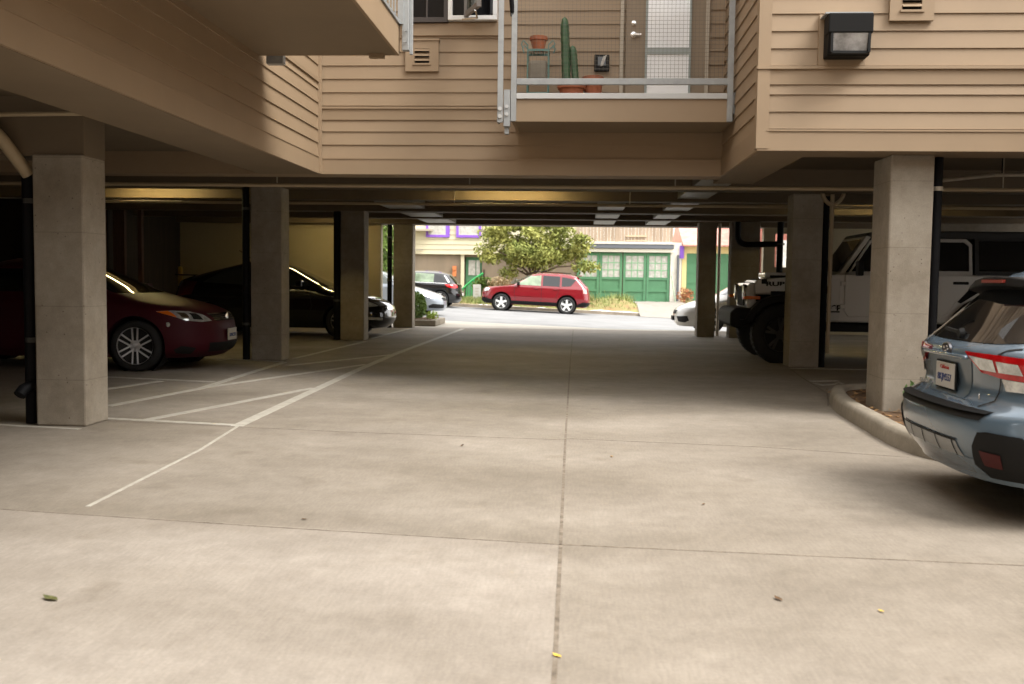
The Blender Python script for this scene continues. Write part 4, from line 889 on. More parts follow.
# ---- red compact off-roader on the street ------------------------------
P_RED = paint('red_paint', (.19, .006, .012), .25)
def suv_compass():
    L = 4.45
    xg = -1.725
    C = Car('red compact SUV parked across the street below the tree', 'car', (xg, 40.5, street_z(xg, 40.5)), 0, L,
            front=[(.28, .14), (.36, .03), (.5, .0), (.70, .01), (.85, .05), (.93, .14), (.98, .45), (1.03, .95), (1.07, 1.18), (1.50, 1.92), (1.58, 2.15), (1.62, 2.45), (1.635, 2.8)],
            rear=[(.30, -.14), (.42, -.02), (.55, .0), (.72, -.02), (.95, -.06), (1.08, -.10), (1.15, -.16), (1.45, -.46), (1.53, -.56), (1.58, -.75), (1.62, -1.1), (1.635, -1.3)],
            width=[(.28, .80), (.38, .87), (.6, .90), (.8, .89), (1.0, .87), (1.06, .84), (1.12, .80), (1.50, .64), (1.58, .55), (1.62, .38), (1.635, .2)],
            Lf=[(.28, .45), (.9, .5), (1.05, .42), (1.6, .4)], Lr=[(.3, .35), (1.6, .3)], p=2.8, tilt=0.)
    C.root.rotation_euler = (0, .0377, 0)
    C.body(P_RED, [(.86, .36), (3.50, .36)], .415)
    for xw in (.86, 3.50):
        for sg in (-1, 1): C.wheel(xw, .345, sg, .345, .22, .232, .885, M_ALLOY_L, 5, 'five', .085)
    C.patch('front', [(-.68, 1.10), (.68, 1.10), (.58, 1.49), (-.58, 1.49)], 'windshield', M_GLASS_G, .006)
    C.patch('rear', [(-.62, 1.16), (.62, 1.16), (.53, 1.46), (-.53, 1.46)], 'rear_window', M_GLASS, .006)
    for sg in (-1, 1):
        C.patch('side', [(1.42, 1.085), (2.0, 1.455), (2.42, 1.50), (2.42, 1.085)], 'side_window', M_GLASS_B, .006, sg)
        C.patch('side', [(2.50, 1.085), (2.50, 1.50), (3.18, 1.485), (3.18, 1.085)], 'side_window', M_GLASS, .006, sg)
        C.patch('side', [(3.26, 1.09), (3.26, 1.475), (3.52, 1.45), (3.88, 1.42), (3.70, 1.26), (3.56, 1.10)][0:2] + [(3.60, 1.43), (3.84, 1.38), (3.62, 1.12)], 'side_window', M_GLASS, .006, sg)
        C.strip('side', [(1.40, 1.07), (1.36, .8), (1.42, .5)], .014, 'door_gap', M_SEAM, .004, sg)
        C.strip('side', [(2.46, 1.07), (2.46, .5)], .014, 'door_gap', M_SEAM, .004, sg)
        C.strip('side', [(3.2, 1.07), (3.12, .8), (3.02, .6)], .014, 'door_gap', M_SEAM, .004, sg)
        C.patch('side', [(1.22, .44), (3.10, .44), (3.10, .30), (1.22, .30)], 'sill_cladding', M_BLACK, .012, sg)
        C.strip('side', [(1.5, .66), (2.35, .665)], .05, 'door_crease', P_RED, .010, sg)
        for xh in (2.25, 3.02): C.put(MB().box(xh - .09, sg * (C.half(xh, .96) + .002), .945, xh + .09, sg * (C.half(xh, .96) + .035), .98), 'door_handle', P_RED, bevel=.012)
        for xw in (.86, 3.50):
            ar = []
            for i in range(0, 19): a = PI * i / 18; ar.append((xw + .44 * math.cos(a), .36 + .44 * math.sin(a)))
            C.strip('side', ar, .05, 'arch_trim', M_BLACK if False else P_RED, .008, sg)
        C.patch('wf', [(44, .90), (60, .905), (74, .89), (74, .79), (58, .76), (44, .77)], 'headlight', M_LAMP_CLEAR, .010, sg)
        C.patch('wr', [(58, 1.03), (84, 1.01), (84, .86), (60, .84)], 'tail_light', mat('pink_lens', (.75, .35, .33), .2), .012, sg)
        C.mirror(1.52, 1.12, sg, M_BLACK)
        C.patch('wf', [(10, .50), (60, .52), (88, .46), (96, .40), (96, .30), (10, .30)], 'bumper_cladding', M_BLACK, .010, sg)
        C.patch('wr', [(5, .48), (60, .50), (88, .50), (97, .42), (97, .31), (5, .31)], 'bumper_cladding', M_BLACK, .010, sg)
        C.put(MB().bar((2.1, sg * .50, 1.655), (3.6, sg * .50, 1.64), .03), 'roof_rail', M_BLACK)
    gr = C.patch('front', [(-.55, .92), (.55, .92), (.52, .78), (-.52, .78)], 'grille', M_BLACK, .008)
    for k in range(7): C.strip('front', [(-.45 + .15 * k, .79), (-.45 + .15 * k, .91)], .05, 'grille_slot', M_CHROME, .012, parent=gr)
    C.put(MB().box(L - .56, -.5, 1.545, L - .40, .5, 1.575), 'roof_spoiler', P_RED, bevel=.01)
suv_compass()

# ---- black hatchback on the street ------------------------------------
L = 4.3; xg = -4.75 - L / 2
C = Car('black hatchback parked ahead of the red SUV, red tail lamp showing', 'car', (xg, 40.6, street_z(xg, 40.6)), 0, L,
        front=[(.2, .1), (.35, .0), (.6, .03), (.75, .2), (.9, .8), (.97, 1.1), (1.35, 1.75), (1.42, 2.0), (1.46, 2.3), (1.475, 2.6)],
        rear=[(.24, -.14), (.34, -.03), (.48, .0), (.62, -.02), (.66, -.06), (.85, -.08), (.96, -.12), (1.0, -.2), (1.28, -.46), (1.36, -.55), (1.42, -.8), (1.475, -1.1)],
        width=[(.2, .8), (.3, .86), (.55, .89), (.8, .88), (.93, .86), (1.0, .80), (1.36, .63), (1.43, .48), (1.475, .2)], Lf=.55, Lr=[(.2, .5), (.9, .5), (1.4, .35)], p=2.5)
C.root.rotation_euler = (0, .0377, 0)
C.body(P_BLACK, [(.88, .34), (3.46, .34)], .375)
for xw in (.88, 3.46):
    for sg in (-1, 1): C.wheel(xw, .33, sg, .33, .22, .24, .875, M_ALLOY_L, 5, 'five', .07)
for sg in (-1, 1):
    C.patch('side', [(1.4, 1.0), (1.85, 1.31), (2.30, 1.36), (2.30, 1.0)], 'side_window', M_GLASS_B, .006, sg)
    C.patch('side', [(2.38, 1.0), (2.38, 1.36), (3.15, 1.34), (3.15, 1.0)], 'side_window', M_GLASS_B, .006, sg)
    C.patch('side', [(3.19, 1.0), (3.19, 1.33), (3.45, 1.26), (3.68, 1.02)], 'side_window', M_GLASS, .006, sg)
    C.strip('side', [(1.4, .975), (3.7, .985)], .018, 'window_trim', M_CHROME, .008, sg)
    C.patch('wr', [(40, .96), (66, .965), (94, .95), (88, .83), (60, .80), (40, .82)], 'tail_light', M_LAMP_RED, .010, sg)
    C.mirror(1.55, 1.03, sg, P_BLACK)
    C.strip('side', [(2.34, .98), (2.34, .5)], .012, 'door_gap', M_SEAM, .004, sg)
C.patch('rear', [(-.62, 1.02), (.62, 1.02), (.5, 1.32), (-.5, 1.32)], 'rear_window', M_GLASS, .006)
C.patch('front', [(-.62, 1.0), (.62, 1.0), (.52, 1.34), (-.52, 1.34)], 'windshield', M_GLASS_G, .006)
C.patch('rear', [(-.26, .62), (.26, .62), (.26, .5), (-.26, .5)], 'license_plate', M_PLATE, .01)

# ---- silver-blue car nearer kerb, nose past the left column ------------
P_SILVER = paint('silver_blue_paint', (.24, .27, .31), .3, .3)
L = 4.4; xg = -4.32 - L / 2
C = Car('silver-blue sedan poking out behind the planter bush', 'car', (xg, 32.3, street_z(xg, 32.3)), PI, L,
        front=[(.17, .1), (.3, .0), (.5, .02), (.62, .10), (.72, .3), (.85, .8), (.94, 1.2), (1.3, 1.95), (1.4, 2.3), (1.43, 2.6)],
        rear=[(.2, -.1), (.5, 0), (.9, -.1), (1.0, -.6), (1.3, -1.2), (1.43, -1.5)],
        width=[(.17, .78), (.3, .85), (.6, .87), (.85, .85), (.95, .79), (1.3, .6), (1.4, .42), (1.43, .2)], Lf=[(.17, .75), (.9, .7), (1.0, .4), (1.4, .4)], Lr=.6, p=2.4)
C.root.rotation_euler = (0, -.0377, PI)
C.body(P_SILVER, [(.9, .32), (3.55, .32)], .36)
for xw in (.9, 3.55):
    for sg in (-1, 1): C.wheel(xw, .315, sg, .315, .2, .21, .85, M_ALLOY_L, 5, 'five', .06)
for sg in (-1, 1):
    C.patch('wf', [(48, .60), (64, .58), (86, .66), (88, .75), (66, .72), (52, .66)], 'headlight', M_LAMP_CLEAR, .008, sg)
    C.patch('side', [(1.55, .97), (2.1, 1.28), (2.7, 1.34), (2.7, .97)], 'side_window', M_GLASS_G, .005, sg)
    C.patch('side', [(2.78, .97), (2.78, 1.33), (3.1, 1.22), (3.4, .99)], 'side_window', M_GLASS_G, .005, sg)
    C.mirror(1.7, 1.0, sg, P_SILVER)
    C.patch('wf', [(20, .38), (62, .40), (74, .33), (70, .26), (20, .26)], 'lower_intake', M_BLACK, .008, sg)
C.patch('front', [(-.68, .97), (.68, .97), (.56, 1.31), (-.56, 1.31)], 'windshield', M_GLASS_G, .006)
C.patch('front', [(-.42, .60), (.42, .60), (.36, .50), (-.36, .50)], 'grille', M_BLACK, .006)

# ---- white car beyond the right columns -------------------------------
P_WHITE = paint('white_paint', (.50, .49, .46), .3)
L = 4.4
C = Car('white car nose in daylight beyond the slim right column', 'car', (2.58 + L * 1.0 / 2, 26.9, street_z(4.6, 26.9)), 0, L,
        front=[(.16, .12), (.26, .02), (.40, .0), (.55, .03), (.66, .12), (.78, .42), (.90, .85), (.98, 1.1), (1.40, 1.80), (1.48, 2.1), (1.52, 2.4)],
        rear=[(.2, -.1), (.5, 0), (.9, -.05), (1.0, -.15), (1.4, -.6), (1.52, -1.0)],
        width=[(.16, .78), (.3, .85), (.6, .87), (.9, .85), (1.0, .78), (1.4, .62), (1.48, .45), (1.52, .2)], Lf=[(.16, .75), (.9, .72), (1.0, .4), (1.5, .4)], Lr=.6, p=2.4)
C.body(P_WHITE, [(.9, .32), (3.5, .32)], .36)
for xw in (.9, 3.5):
    for sg in (-1, 1): C.wheel(xw, .315, sg, .315, .2, .21, .85, M_ALLOY, 5, 'five', .06)
for sg in (-1, 1):
    C.patch('wf', [(40, .66), (58, .66), (86, .76), (90, .86), (70, .84), (48, .75)], 'headlight', M_LAMP_CLEAR, .008, sg)
    C.patch('wf', [(26, .42), (58, .44), (62, .32), (50, .26), (30, .28)], 'fog_recess', M_BLACK, .008, sg)
    C.patch('side', [(1.45, 1.0), (1.95, 1.36), (2.6, 1.42), (2.6, 1.0)], 'side_window', M_GLASS, .005, sg)
    C.mirror(1.6, 1.03, sg, P_WHITE)
C.patch('front', [(-.68, 1.0), (.68, 1.0), (.56, 1.38), (-.56, 1.38)], 'windshield', M_GLASS, .006)
C.patch('front', [(-.38, .58), (.38, .58), (.32, .48), (-.32, .48)], 'grille', M_BLACK, .006)
C.put(MB().box(-.03, -.2, .30, .02, .2, .42), 'plate_holder', M_BLACK, bevel=.01)

# ---- white off-roader (boxy, black hard top) --------------------------
def offroader():
    W_ = paint('offroader_white', (.54, .53, .50), .3)
    HT = mat('hard_top_black', (.020, .019, .018), .6, bump=.15, bscale=150)
    sx, sy, sz = 1.06, 1.05, 1.145
    root = thing('off_roader', 'boxy white off-roader with black hard top behind the right columns', 'car', (2.50, 16.9, 0), math.radians(-1.5))
    def put(mb, name, m, parent=None, **k):
        mb.v = [(x * sx, y * sy, z * sz) for x, y, z in mb.v]; return mb.build(name, m, parent or root, local=True, **k)
    ax, bx, r = .72, 3.72, .415
    hw = .78
    # tub: from cowl to tail, with arch cut-outs in the side profile
    def arch(xc, R, z0, n=10):
        return [(xc - R + .06, z0)] + [(xc + R * math.cos(a), .42 + R * 1.02 * math.sin(a)) for a in [PI - .28 - i * (PI - .56) / n for i in range(n + 1)]] + [(xc + R - .06, z0)]
    body = [(1.25, .58)] + [(2.95, .58)] + arch(bx, .52, .58)[1:-1] + [(4.42, .62), (4.45, 1.26), (1.58, 1.26), (1.25, 1.20)]
    put(MB().prism(body, -hw, hw), 'body', W_, bevel=.03)
    # engine bay side + hood
    hoodp = [(.34, .95), (.34, 1.10), (.42, 1.165), (1.0, 1.215), (1.62, 1.245), (1.62, .95)]
    mb = MB(); vs = []
    for x, z in hoodp: k = .60 + (.74 - .60) * (x - .34) / 1.28; vs.append((x, k, z))
    n = len(vs); mb.add([(x, -y, z) for x, y, z in vs] + vs, [tuple(range(n)), tuple(reversed(range(n, 2*n)))] + [(i, n+i, n+(i+1) % n, (i+1) % n) for i in range(n)])
    hood = put(mb, 'hood', W_, bevel=.03)
    put(MB().box(.55, -.33, 1.19, 1.45, .33, 1.265), 'hood_bulge', W_, hood, bevel=.03)
    for vy in (.36, -.46): put(MB().box(.62, vy, 1.19, .92, vy + .10, 1.225), 'hood_vent', M_BLACK, hood, bevel=.01)
    for sg in (-1, 1): put(MB().box(.46, sg * .585, 1.10, .54, sg * .66, 1.17), 'hood_latch', M_BLACK, hood, bevel=.012)
    # grille with seven slots and round lamps
    g = put(MB().prism([(.26, .70), (.24, .95), (.26, 1.10), (.36, 1.12), (.40, .70)], -.64, .64), 'grille', W_, bevel=.03)
    for k in range(7): put(MB().box(.225, -.30 + k * .10 - .03, .78, .26, -.30 + k * .10 + .03, 1.06), 'grille_slot', M_BLACK, g, bevel=.012)
    for sg in (-1, 1):
        hl = put(MB().lathe([(.115, .255), (.115, .215), (.09, .20), (.0, .19)], (0, sg * .48, .97), 'x', n=28, cap=False), 'headlight', M_LAMP_CLEAR, smooth=True, auto=40)
        put(MB().lathe([(.118, .25), (.125, .215), (.118, .20), (.108, .215)], (0, sg * .48, .97), 'x', n=28, cap=False), 'headlight_ring', M_CHROME, hl)
    # front bumper + winch plate
    put(MB().prism([(-.02, .52), (-.02, .70), (.06, .76), (.30, .76), (.34, .56), (.10, .46)], -.80, .80), 'front_bumper', M_BLACK, bevel=.03)
    put(MB().lathe([(.05, 0), (.05, .03)], (0, -.55, .64), 'x', n=14).lathe([(.05, 0), (.05, .03)], (0, .55, .64), 'x', n=14), 'fog_lamp', M_LAMP_CLEAR)
    for sg in (-1, 1):
        for xc, wide in ((ax, .16), (bx, .13)):
            R = .56; pts = [(xc - R - .05, .60)] + [(xc + R * math.cos(a), .42 + R * .95 * math.sin(a)) for a in [PI - .35 - i * (PI - .7) / 8 for i in range(9)]] + [(xc + R + .10, .55), (xc + R + .02, .52)] + [(xc + (R - .10) * math.cos(a), .42 + (R - .10) * .95 * math.sin(a)) for a in [.35 + i * (PI - .7) / 8 for i in range(9)]] + [(xc - R + .06, .58)]
            put(MB().prism(pts, sg * .62, sg * (hw + wide)), 'fender_flare', M_BLACK, bevel=.015)
        put(MB().box(.60, sg * .62, .45, 1.28, sg * .70, 1.0), 'inner_fender', M_BLACK)
        put(MB().box(.16, sg * (hw + .06), .885, .40, sg * (hw + .165), .93), 'turn_lens', M_LAMP_ORANGE, bevel=.01)
        put(MB().bar((1.32, sg * (hw + .03), .50), (3.10, sg * (hw + .03), .50), .08, .10), 'rock_rail', M_BLACK, bevel=.02)
        # fender side panel with vent and badge letters
        put(MB().box(1.22, sg * (hw - .06), .60, 1.60, sg * (hw + .004), 1.18), 'cowl_side', W_, bevel=.015)
        put(MB().box(1.30, sg * hw, .98, 1.42, sg * (hw + .02), 1.08), 'fender_vent', M_BLACK, bevel=.01)
        # doors: panels with rounded corners
        def door(x0, x1, z0, z1, cut=None):
            pts = [(x0, z0 + .08), (x0 + .06, z0), (x1 - .06, z0), (x1, z0 + .08), (x1, z1), (x0, z1)]
            if cut: pts = cut
            return MB().prism(pts, sg * (hw - .01), sg * (hw + .022))
        dA = put(door(1.66, 2.62, .66, 1.25), 'door', W_, bevel=.012)
        dB = put(door(2.65, 3.50, .66, 1.25, [(2.65, .74), (2.71, .66), (3.05, .66), (3.18, .74), (3.30, .92), (3.50, 1.0), (3.50, 1.25), (2.65, 1.25)]), 'door', W_, bevel=.012)
        for dd, xh in ((dA, 2.48), (dB, 3.34)): put(MB().box(xh - .12, sg * (hw + .02), 1.125, xh + .10, sg * (hw + .07), 1.165), 'door_handle', M_BLACK, dd, bevel=.015)
        # window frames (white) leaning slightly inwards
        def frame(poly, inset, name, m, y0, y1, parent=None):
            cx = sum(p[0] for p in poly) / len(poly); cz = sum(p[1] for p in poly) / len(poly)
            inn = [(x + (cx - x) * inset, z + (cz - z) * inset * 1.7) for x, z in poly]
            def Y(z, o): return sg * (hw - (z - 1.25) * .16 + o)
            vs = [(x, Y(z, y1), z) for x, z in poly] + [(x, Y(z, y1), z) for x, z in inn] + [(x, Y(z, y0), z) for x, z in poly] + [(x, Y(z, y0), z) for x, z in inn]
            n = len(poly); fs = []
            for i in range(n):
                j = (i + 1) % n; fs += [(i, j, n+j, n+i), (2*n+i, 3*n+i, 3*n+j, 2*n+j), (i, 2*n+i, 2*n+j, j), (n+i, n+j, 3*n+j, 3*n+i)]
            put(MB().add(vs, fs), name, m, parent)
            gl = MB().add([(x, Y(z, (y0 + y1) / 2), z) for x, z in inn], [tuple(range(n))]); put(gl, 'side_window', M_GLASS, parent)
        frame([(1.70, 1.25), (2.02, 1.73), (2.62, 1.75), (2.62, 1.25)], .10, 'window_frame', W_, -.03, .015, dA)
        frame([(2.65, 1.25), (2.65, 1.75), (3.42, 1.75), (3.50, 1.68), (3.50, 1.25)], .12, 'window_frame', W_, -.03, .015, dB)
        frame([(3.54, 1.26), (3.54, 1.78), (4.42, 1.78), (4.46, 1.26)], .12, 'top_side', HT, -.03, .018)
        put(MB().bar((1.86, sg * (hw + .02), 1.24), (1.84, sg * (hw + .12), 1.28), .04).box(1.79, sg * (hw + .08), 1.23, 1.87, sg * (hw + .28), 1.43), 'mirror', M_BLACK, bevel=.025)
        for zh in (.80, 1.12): put(MB().box(1.60, sg * hw, zh - .03, 1.68, sg * (hw + .035), zh + .03), 'hinge', W_, bevel=.008)
        put(MB().box(4.40, sg * (hw - .02), .95, 4.47, sg * (hw - .2), 1.18), 'tail_light', M_LAMP_RED, bevel=.01)
    # windshield frame, roof
    put(MB().prism([(1.58, 1.24), (1.66, 1.24), (2.04, 1.77), (1.97, 1.79)], -.72, .72), 'windshield_frame', W_, bevel=.01)
    put(MB().add([(1.585, -.64, 1.29), (1.585, .64, 1.29), (1.925, .60, 1.745), (1.925, -.60, 1.745)], [(0, 1, 2, 3)]), 'windshield', M_GLASS)
    put(MB().prism([(1.95, 1.76), (2.0, 1.835), (2.2, 1.86), (4.40, 1.86), (4.50, 1.80), (4.50, 1.74)], -.72, .72), 'hard_top', HT, bevel=.03)
    put(MB().box(1.2, -.70, .62, 4.40, .70, 1.0), 'floor_pan', M_BLACK)
    put(MB().box(4.40, -.70, 1.25, 4.46, .70, 1.80), 'rear_gate_frame', HT)
    put(MB().lathe([(.20, 4.48), (.40, 4.48), (.41, 4.54), (.41, 4.68), (.39, 4.72), (.22, 4.72), (.2, 4.66)], (0, 0, .98), 'x', n=36), 'spare_wheel', M_RUBBER, smooth=True, auto=40)
    put(MB().box(4.40, -.78, .5, 4.62, .78, .68), 'rear_bumper', M_BLACK, bevel=.03)
    for xc in (ax, bx):
        for sg in (-1, 1):
            k = sg; y1 = sg * .93; y0 = sg * .65; rr = .235
            t = put(MB().lathe([(rr, y0), (r * .95, y0), (r, y0 + k * .03), (r, y1 - k * .03), (r * .95, y1), (rr + .02, y1 - k * .005), (rr, y1 - k * .03)], (xc, 0, .40), 'y', n=48), 'wheel', M_RUBBER, smooth=True, auto=60)
            tr = MB()
            for i in range(36):
                a = 2 * PI * i / 36; ca, sa = math.cos(a), math.sin(a)
                for q in (.0, .14): tr.bar((xc + ca * r * .985, y0 + k * (.02 + q), .40 + sa * r * .985), (xc + ca * r * .985, y0 + k * (.12 + q), .40 + sa * r * .985), .05, .03, up=(ca, 0, sa))
            put(tr, 'tread', M_RUBBER, t)
            rm = MB().lathe([(rr - .04, y1 - k * .12), (rr - .01, y1 - k * .04), (rr + .008, y1 - k * .01)], (xc, 0, .40), 'y', n=36, cap=False).lathe([(.075, y1 - k * .05), (.06, y1 - k * .015), (0, y1 - k * .015)], (xc, 0, .40), 'y', n=18, cap=False)
            for i in range(5):
                a = 2 * PI * i / 5 + .3
                for of in (-.16, .16): rm.bar((xc + math.cos(a) * .05, y1 - k * .04, .40 + math.sin(a) * .05), (xc + math.cos(a + of) * (rr - .01), y1 - k * .03, .40 + math.sin(a + of) * (rr - .01)), .035, .03, up=(0, 1, 0))
            put(rm, 'rim', mat('dark_alloy', (.10, .10, .10), .35, metal=.7), t, smooth=True, auto=30)
            put(MB().lathe([(.01, y1 - k * .09), (rr - .03, y1 - k * .09)], (xc, 0, .40), 'y', n=30, cap=False), 'brake_disc', M_BLACK, t)
    # lettering on the near (-y) side: hood side and fender
    def sideM(x, z, y): return Matrix.Translation((x * sx, y * sy, z * sz)) @ Matrix(((1, 0, 0, 0), (0, 0, -1, 0), (0, 1, 0, 0), (0, 0, 0, 1)))
    lettering('RUBICON', .095, sideM(.86, 1.10, -.668) @ Matrix.Rotation(-.115, 4, 'Y'), M_BLACK, hood, bold=.004, sx=1.7)
    lettering('Jeep', .12, sideM(1.50, .80, -.788), M_BLACK, root, 'badge_lettering', .004, 1.3)
    put(MB().box(1.40, -.792, .715, 1.60, -.784, .735), 'badge_bar', M_BLACK)
offroader()

# ------------------------------------------------------------------ planter, bush and street side
t = thing('planter_bed', 'low curbed planter at the daylight end beside the far column', 'planter', (-4.35, 26.5, 0))
MB().box(-4.75, 25.75, 0, -3.72, 27.6, .17).build('curb', M_CURB, t, bevel=.03)
MB().box(-4.6, 25.9, .15, -3.87, 27.45, .185).build('soil', M_SOIL, t)
t = thing('shrub', 'rounded green shrub in the planter next to the far left column', 'shrub', (-4.15, 26.5, .18))
leaf_cloud(MB(), 2600, blob_pos((-4.42, 26.6, .52), (.33, .5, .40), .5), .04).build('foliage', M_LEAF_B, t)
MB().tube([(-4.42, 26.6, .18), (-4.42, 26.6, .7)], .03, 8).build('stem', M_BARK, t)
t = thing('ground_plant', 'low bright green sprig at the planter edge', 'plant', (-3.85, 26.3, .18))
leaf_cloud(MB(), 160, blob_pos((-3.92, 26.4, .26), (.18, .25, .12), .8), .05).build('leaves', mat('lime_leaf', (.28, .42, .06), .6, col2=(.5, .6, .12), vscale=6), t)
t = thing('hedge_tree', 'sunlit tall green shrub seen past the cream wall end', 'shrub', (-8.0, 38.2, .2))
leaf_cloud(MB(), 5200, blob_pos((-8.0, 38.2, 2.6), (1.4, 1.0, 1.7), .6), .09).build('foliage', M_LEAF_B, t)
MB().tube([(-8.0, 38.2, .1), (-8.0, 38.2, 2.9)], .06, 8).build('trunk', M_BARK, t)

# verge across the street
def verge_z(x, y):
    t = min(1, max(0, (y - 42.0) / 3.5)); base = street_z(x, 40) * (1 - t) + .10 * t + .13
    hump = .42 * math.exp(-((x - 1.5) / 1.15) ** 2 - ((y - 43.6) / 1.0) ** 2) + .12 * math.exp(-((x + 3.9) / 1.5) ** 2 - ((y - 43.6) / .9) ** 2)
    return base + hump + .02 * math.sin(x * 5.1) * math.sin(y * 4.3)
M_VERGE = mat('dry_verge', (.23, .135, .065), .95, col2=(.22, .23, .08), vscale=1.6, bump=.9, bscale=14)
struct('verge', sheet(-32, 32, 42.0, 48.6, 128, 18, verge_z), M_VERGE)
tr = MB()
for i in range(64):
    x0, x1 = -32 + i, -31 + i
    tr.add([(x0, 41.85, street_z(x0, 40) - .1), (x1, 41.85, street_z(x1, 40) - .1), (x1, 41.85, street_z(x1, 40) + .12), (x0, 41.85, street_z(x0, 40) + .12), (x0, 42.05, street_z(x0, 40) + .13), (x1, 42.05, street_z(x1, 40) + .13)], [(0, 1, 2, 3), (3, 2, 5, 4)])
struct('curb', tr, mat('curb_stain', (.30, .25, .19), .9, var=.25, vscale=3))
dw = sheet(2.6, 5.0, 41.0, 48.1, 10, 24, lambda x, y: max(verge_z(x, max(y, 42)) + .03, 0 if y < 0 else -9) if y > 42.3 else street_z(x, 40) + .01 + (verge_z(x, 42.3) + .02 - street_z(x, 40)) * max(0, (y - 41) / 1.3)); struct('driveway', dw, mat('driveway_concrete', (.25, .23, .20), .9, var=.1))
gr = MB()
def blades(cx, cy, rx, ry, n, h):
    for _ in range(n):
        x, y = cx + random.gauss(0, rx), cy + random.gauss(0, ry)
        if y < 42.1 or (2.6 < x < 5): continue
        z = verge_z(x, y) - .01; a = random.uniform(0, 6.28); w = .02; l = h * random.uniform(.5, 1.3); lean = random.gauss(0, .35) * l, random.gauss(0, .35) * l
        gr.add([(x - w * math.cos(a), y - w * math.sin(a), z), (x + w * math.cos(a), y + w * math.sin(a), z), (x + lean[0], y + lean[1], z + l)], [(0, 1, 2)])
for a in ((-4.3, 43.2, .8, .5, 1800, .22), (1.4, 43.4, .7, .5, 260, .14), (2.0, 45.0, .35, .3, 260, .42), (.4, 45.0, .25, .3, 260, .42), (-1.6, 42.8, 1.6, .3, 1200, .16), (4.9, 45.5, .5, 1., 700, .15)): blades(*a)
tag(gr.build('grass', mat('grass_blade', (.14, .22, .04), .8, col2=(.32, .30, .12), vscale=2.2)), kind='stuff')

# tree behind the red SUV
t = thing('tree', 'leafy yellow-green tree standing behind the red SUV', 'tree', (-2.15, 44.3, .1))
trk = MB().tube([(-2.15, 44.3, .05), (-2.1, 44.3, 1.2), (-1.95, 44.35, 1.9), (-1.9, 44.4, 2.9)], [.11, .09, .08, .05], 10)
for (x, y, z) in ((-3.6, 44.0, 2.5), (-.6, 44.6, 2.7), (.1, 44.1, 1.9), (-2.9, 44.8, 3.3), (-1.2, 43.9, 3.4), (-3.4, 44.2, 1.6)): trk.tube([(-2.05, 44.3, 1.35), ((-2.05 + x) / 2, 44.3, (1.45 + z) / 2 + .15), (x, y, z)], [.055, .04, .015], 7)
trk.build('trunk', M_BARK, t, smooth=True)
cl = MB()
rnd = random.Random(11)
for k in range(46):
    while True:
        u = Vector((rnd.uniform(-1, 1), rnd.uniform(-1, 1), rnd.uniform(-1, 1)))
        if .25 < u.length < 1: break
    c = Vector((-1.95 + u.x * 2.25, 44.3 + u.y * 1.5, 2.75 + u.z * (1.05 if u.z < 0 else 1.4) - .12 * abs(u.x)))
    r = rnd.uniform(.35, .62); leaf_cloud(cl, int(520 * r), blob_pos(c, (r * 1.15, r, r * .72), .8), .10)
for c, r, n in (((-3.9, 44.2, 2.15), (.55, .6, .3), 240), ((.35, 44.2, 1.85), (.7, .7, .32), 330), ((-3.1, 44.3, 1.55), (.5, .6, .28), 220), ((-1.9, 44.4, 2.4), (1.6, 1.2, .9), 900)): leaf_cloud(cl, n, blob_pos(c, r, .8), .10)
cl.build('foliage', M_LEAF, t)

# houses opposite ------------------------------------------------------
YH = 48.
M_HCREAM = mat('cream_siding', (.60, .54, .38), .8, var=.04, vscale=.6)
M_HBROWN = mat('brown_stucco', (.22, .17, .12), .9, var=.16, vscale=.6, stretch=(2, 2, .4), bump=.4)
M_PURPLE = mat('purple_trim', (.24, .10, .55), .6)
M_GREEN = mat('green_door_paint', (.085, .225, .115), .7, var=.12, vscale=1.2)
M_CURT = mat('curtain_glass', (.34, .33, .29), .3, col2=(.60, .58, .54), vscale=7, coat=.4)
h = thing('house', 'cream sided house with purple windows on a brown lower storey', 'house', (-9, YH, 0))
MB().box(-20, YH, 0, -5.55, YH + 6, 2.42).box(-4.68, YH, 0, -.1, YH + 6, 2.42).box(-5.55, YH, 2.30, -4.68, YH + 6, 2.42).box(-5.55, YH + .3, 0, -4.68, YH + 6, 2.30).build('lower_wall', M_HBROWN, h)
up = MB().box(-20, YH - .12, 2.42, -.1, YH + 6, 6.2)
siding(up, (-20, YH - .12), (-.1, YH - .12), (0, -1), 2.42, 6.2, .24, .03); up.build('upper_wall', M_HCREAM, h, recalc=False)
for (x0, x1) in ((-7.3, -6.45), (-5.82, -4.85)):
    wf = MB().box(x0 - .12, YH - .22, 3.24, x1 + .12, YH - .1, 3.36).box(x0 - .12, YH - .221, 3.24, x0, YH - .1, 5).box(x1, YH - .221, 3.24, x1 + .12, YH - .1, 5).build('window', M_PURPLE, h)
    MB().box(x0, YH - .2, 3.36, x1, YH - .13, 5).build('pane', M_CURT, wf)
    MB().box(x0 + .05, YH - .21, 3.36, x1 - .05, YH - .19, 3.41).box(x0, YH - .21, 3.36, x0 + .05, YH - .19, 5).box(x1 - .05, YH - .21, 3.36, x1, YH - .19, 5).build('sash', M_PLATE, wf)
MB().box(-6.33, YH - .2, 3.24, -6.27, YH - .11, 5).build('shutter_panel', M_PURPLE, h)
MB().box(-8.9, YH - .8, 3.52, -7.1, YH - .12, 3.62).build('ledge', M_GREYPIPE, h)
MB().bar((-8.3, YH - .25, 2.62), (-7.55, YH - .25, 2.62), .05).bar((-8.25, YH - .25, 2.2), (-8.25, YH - .25, 2.595), .05).build('wall_pipe', M_GREYPIPE, h)
MB().box(-5.72, YH - .06, 0, -5.55, YH + .1, 2.42).build('corner_post', M_HCREAM, h)
dr = MB().box(-5.50, YH + .18, .3, -4.72, YH + .26, 2.30).build('door', M_GREEN, h)
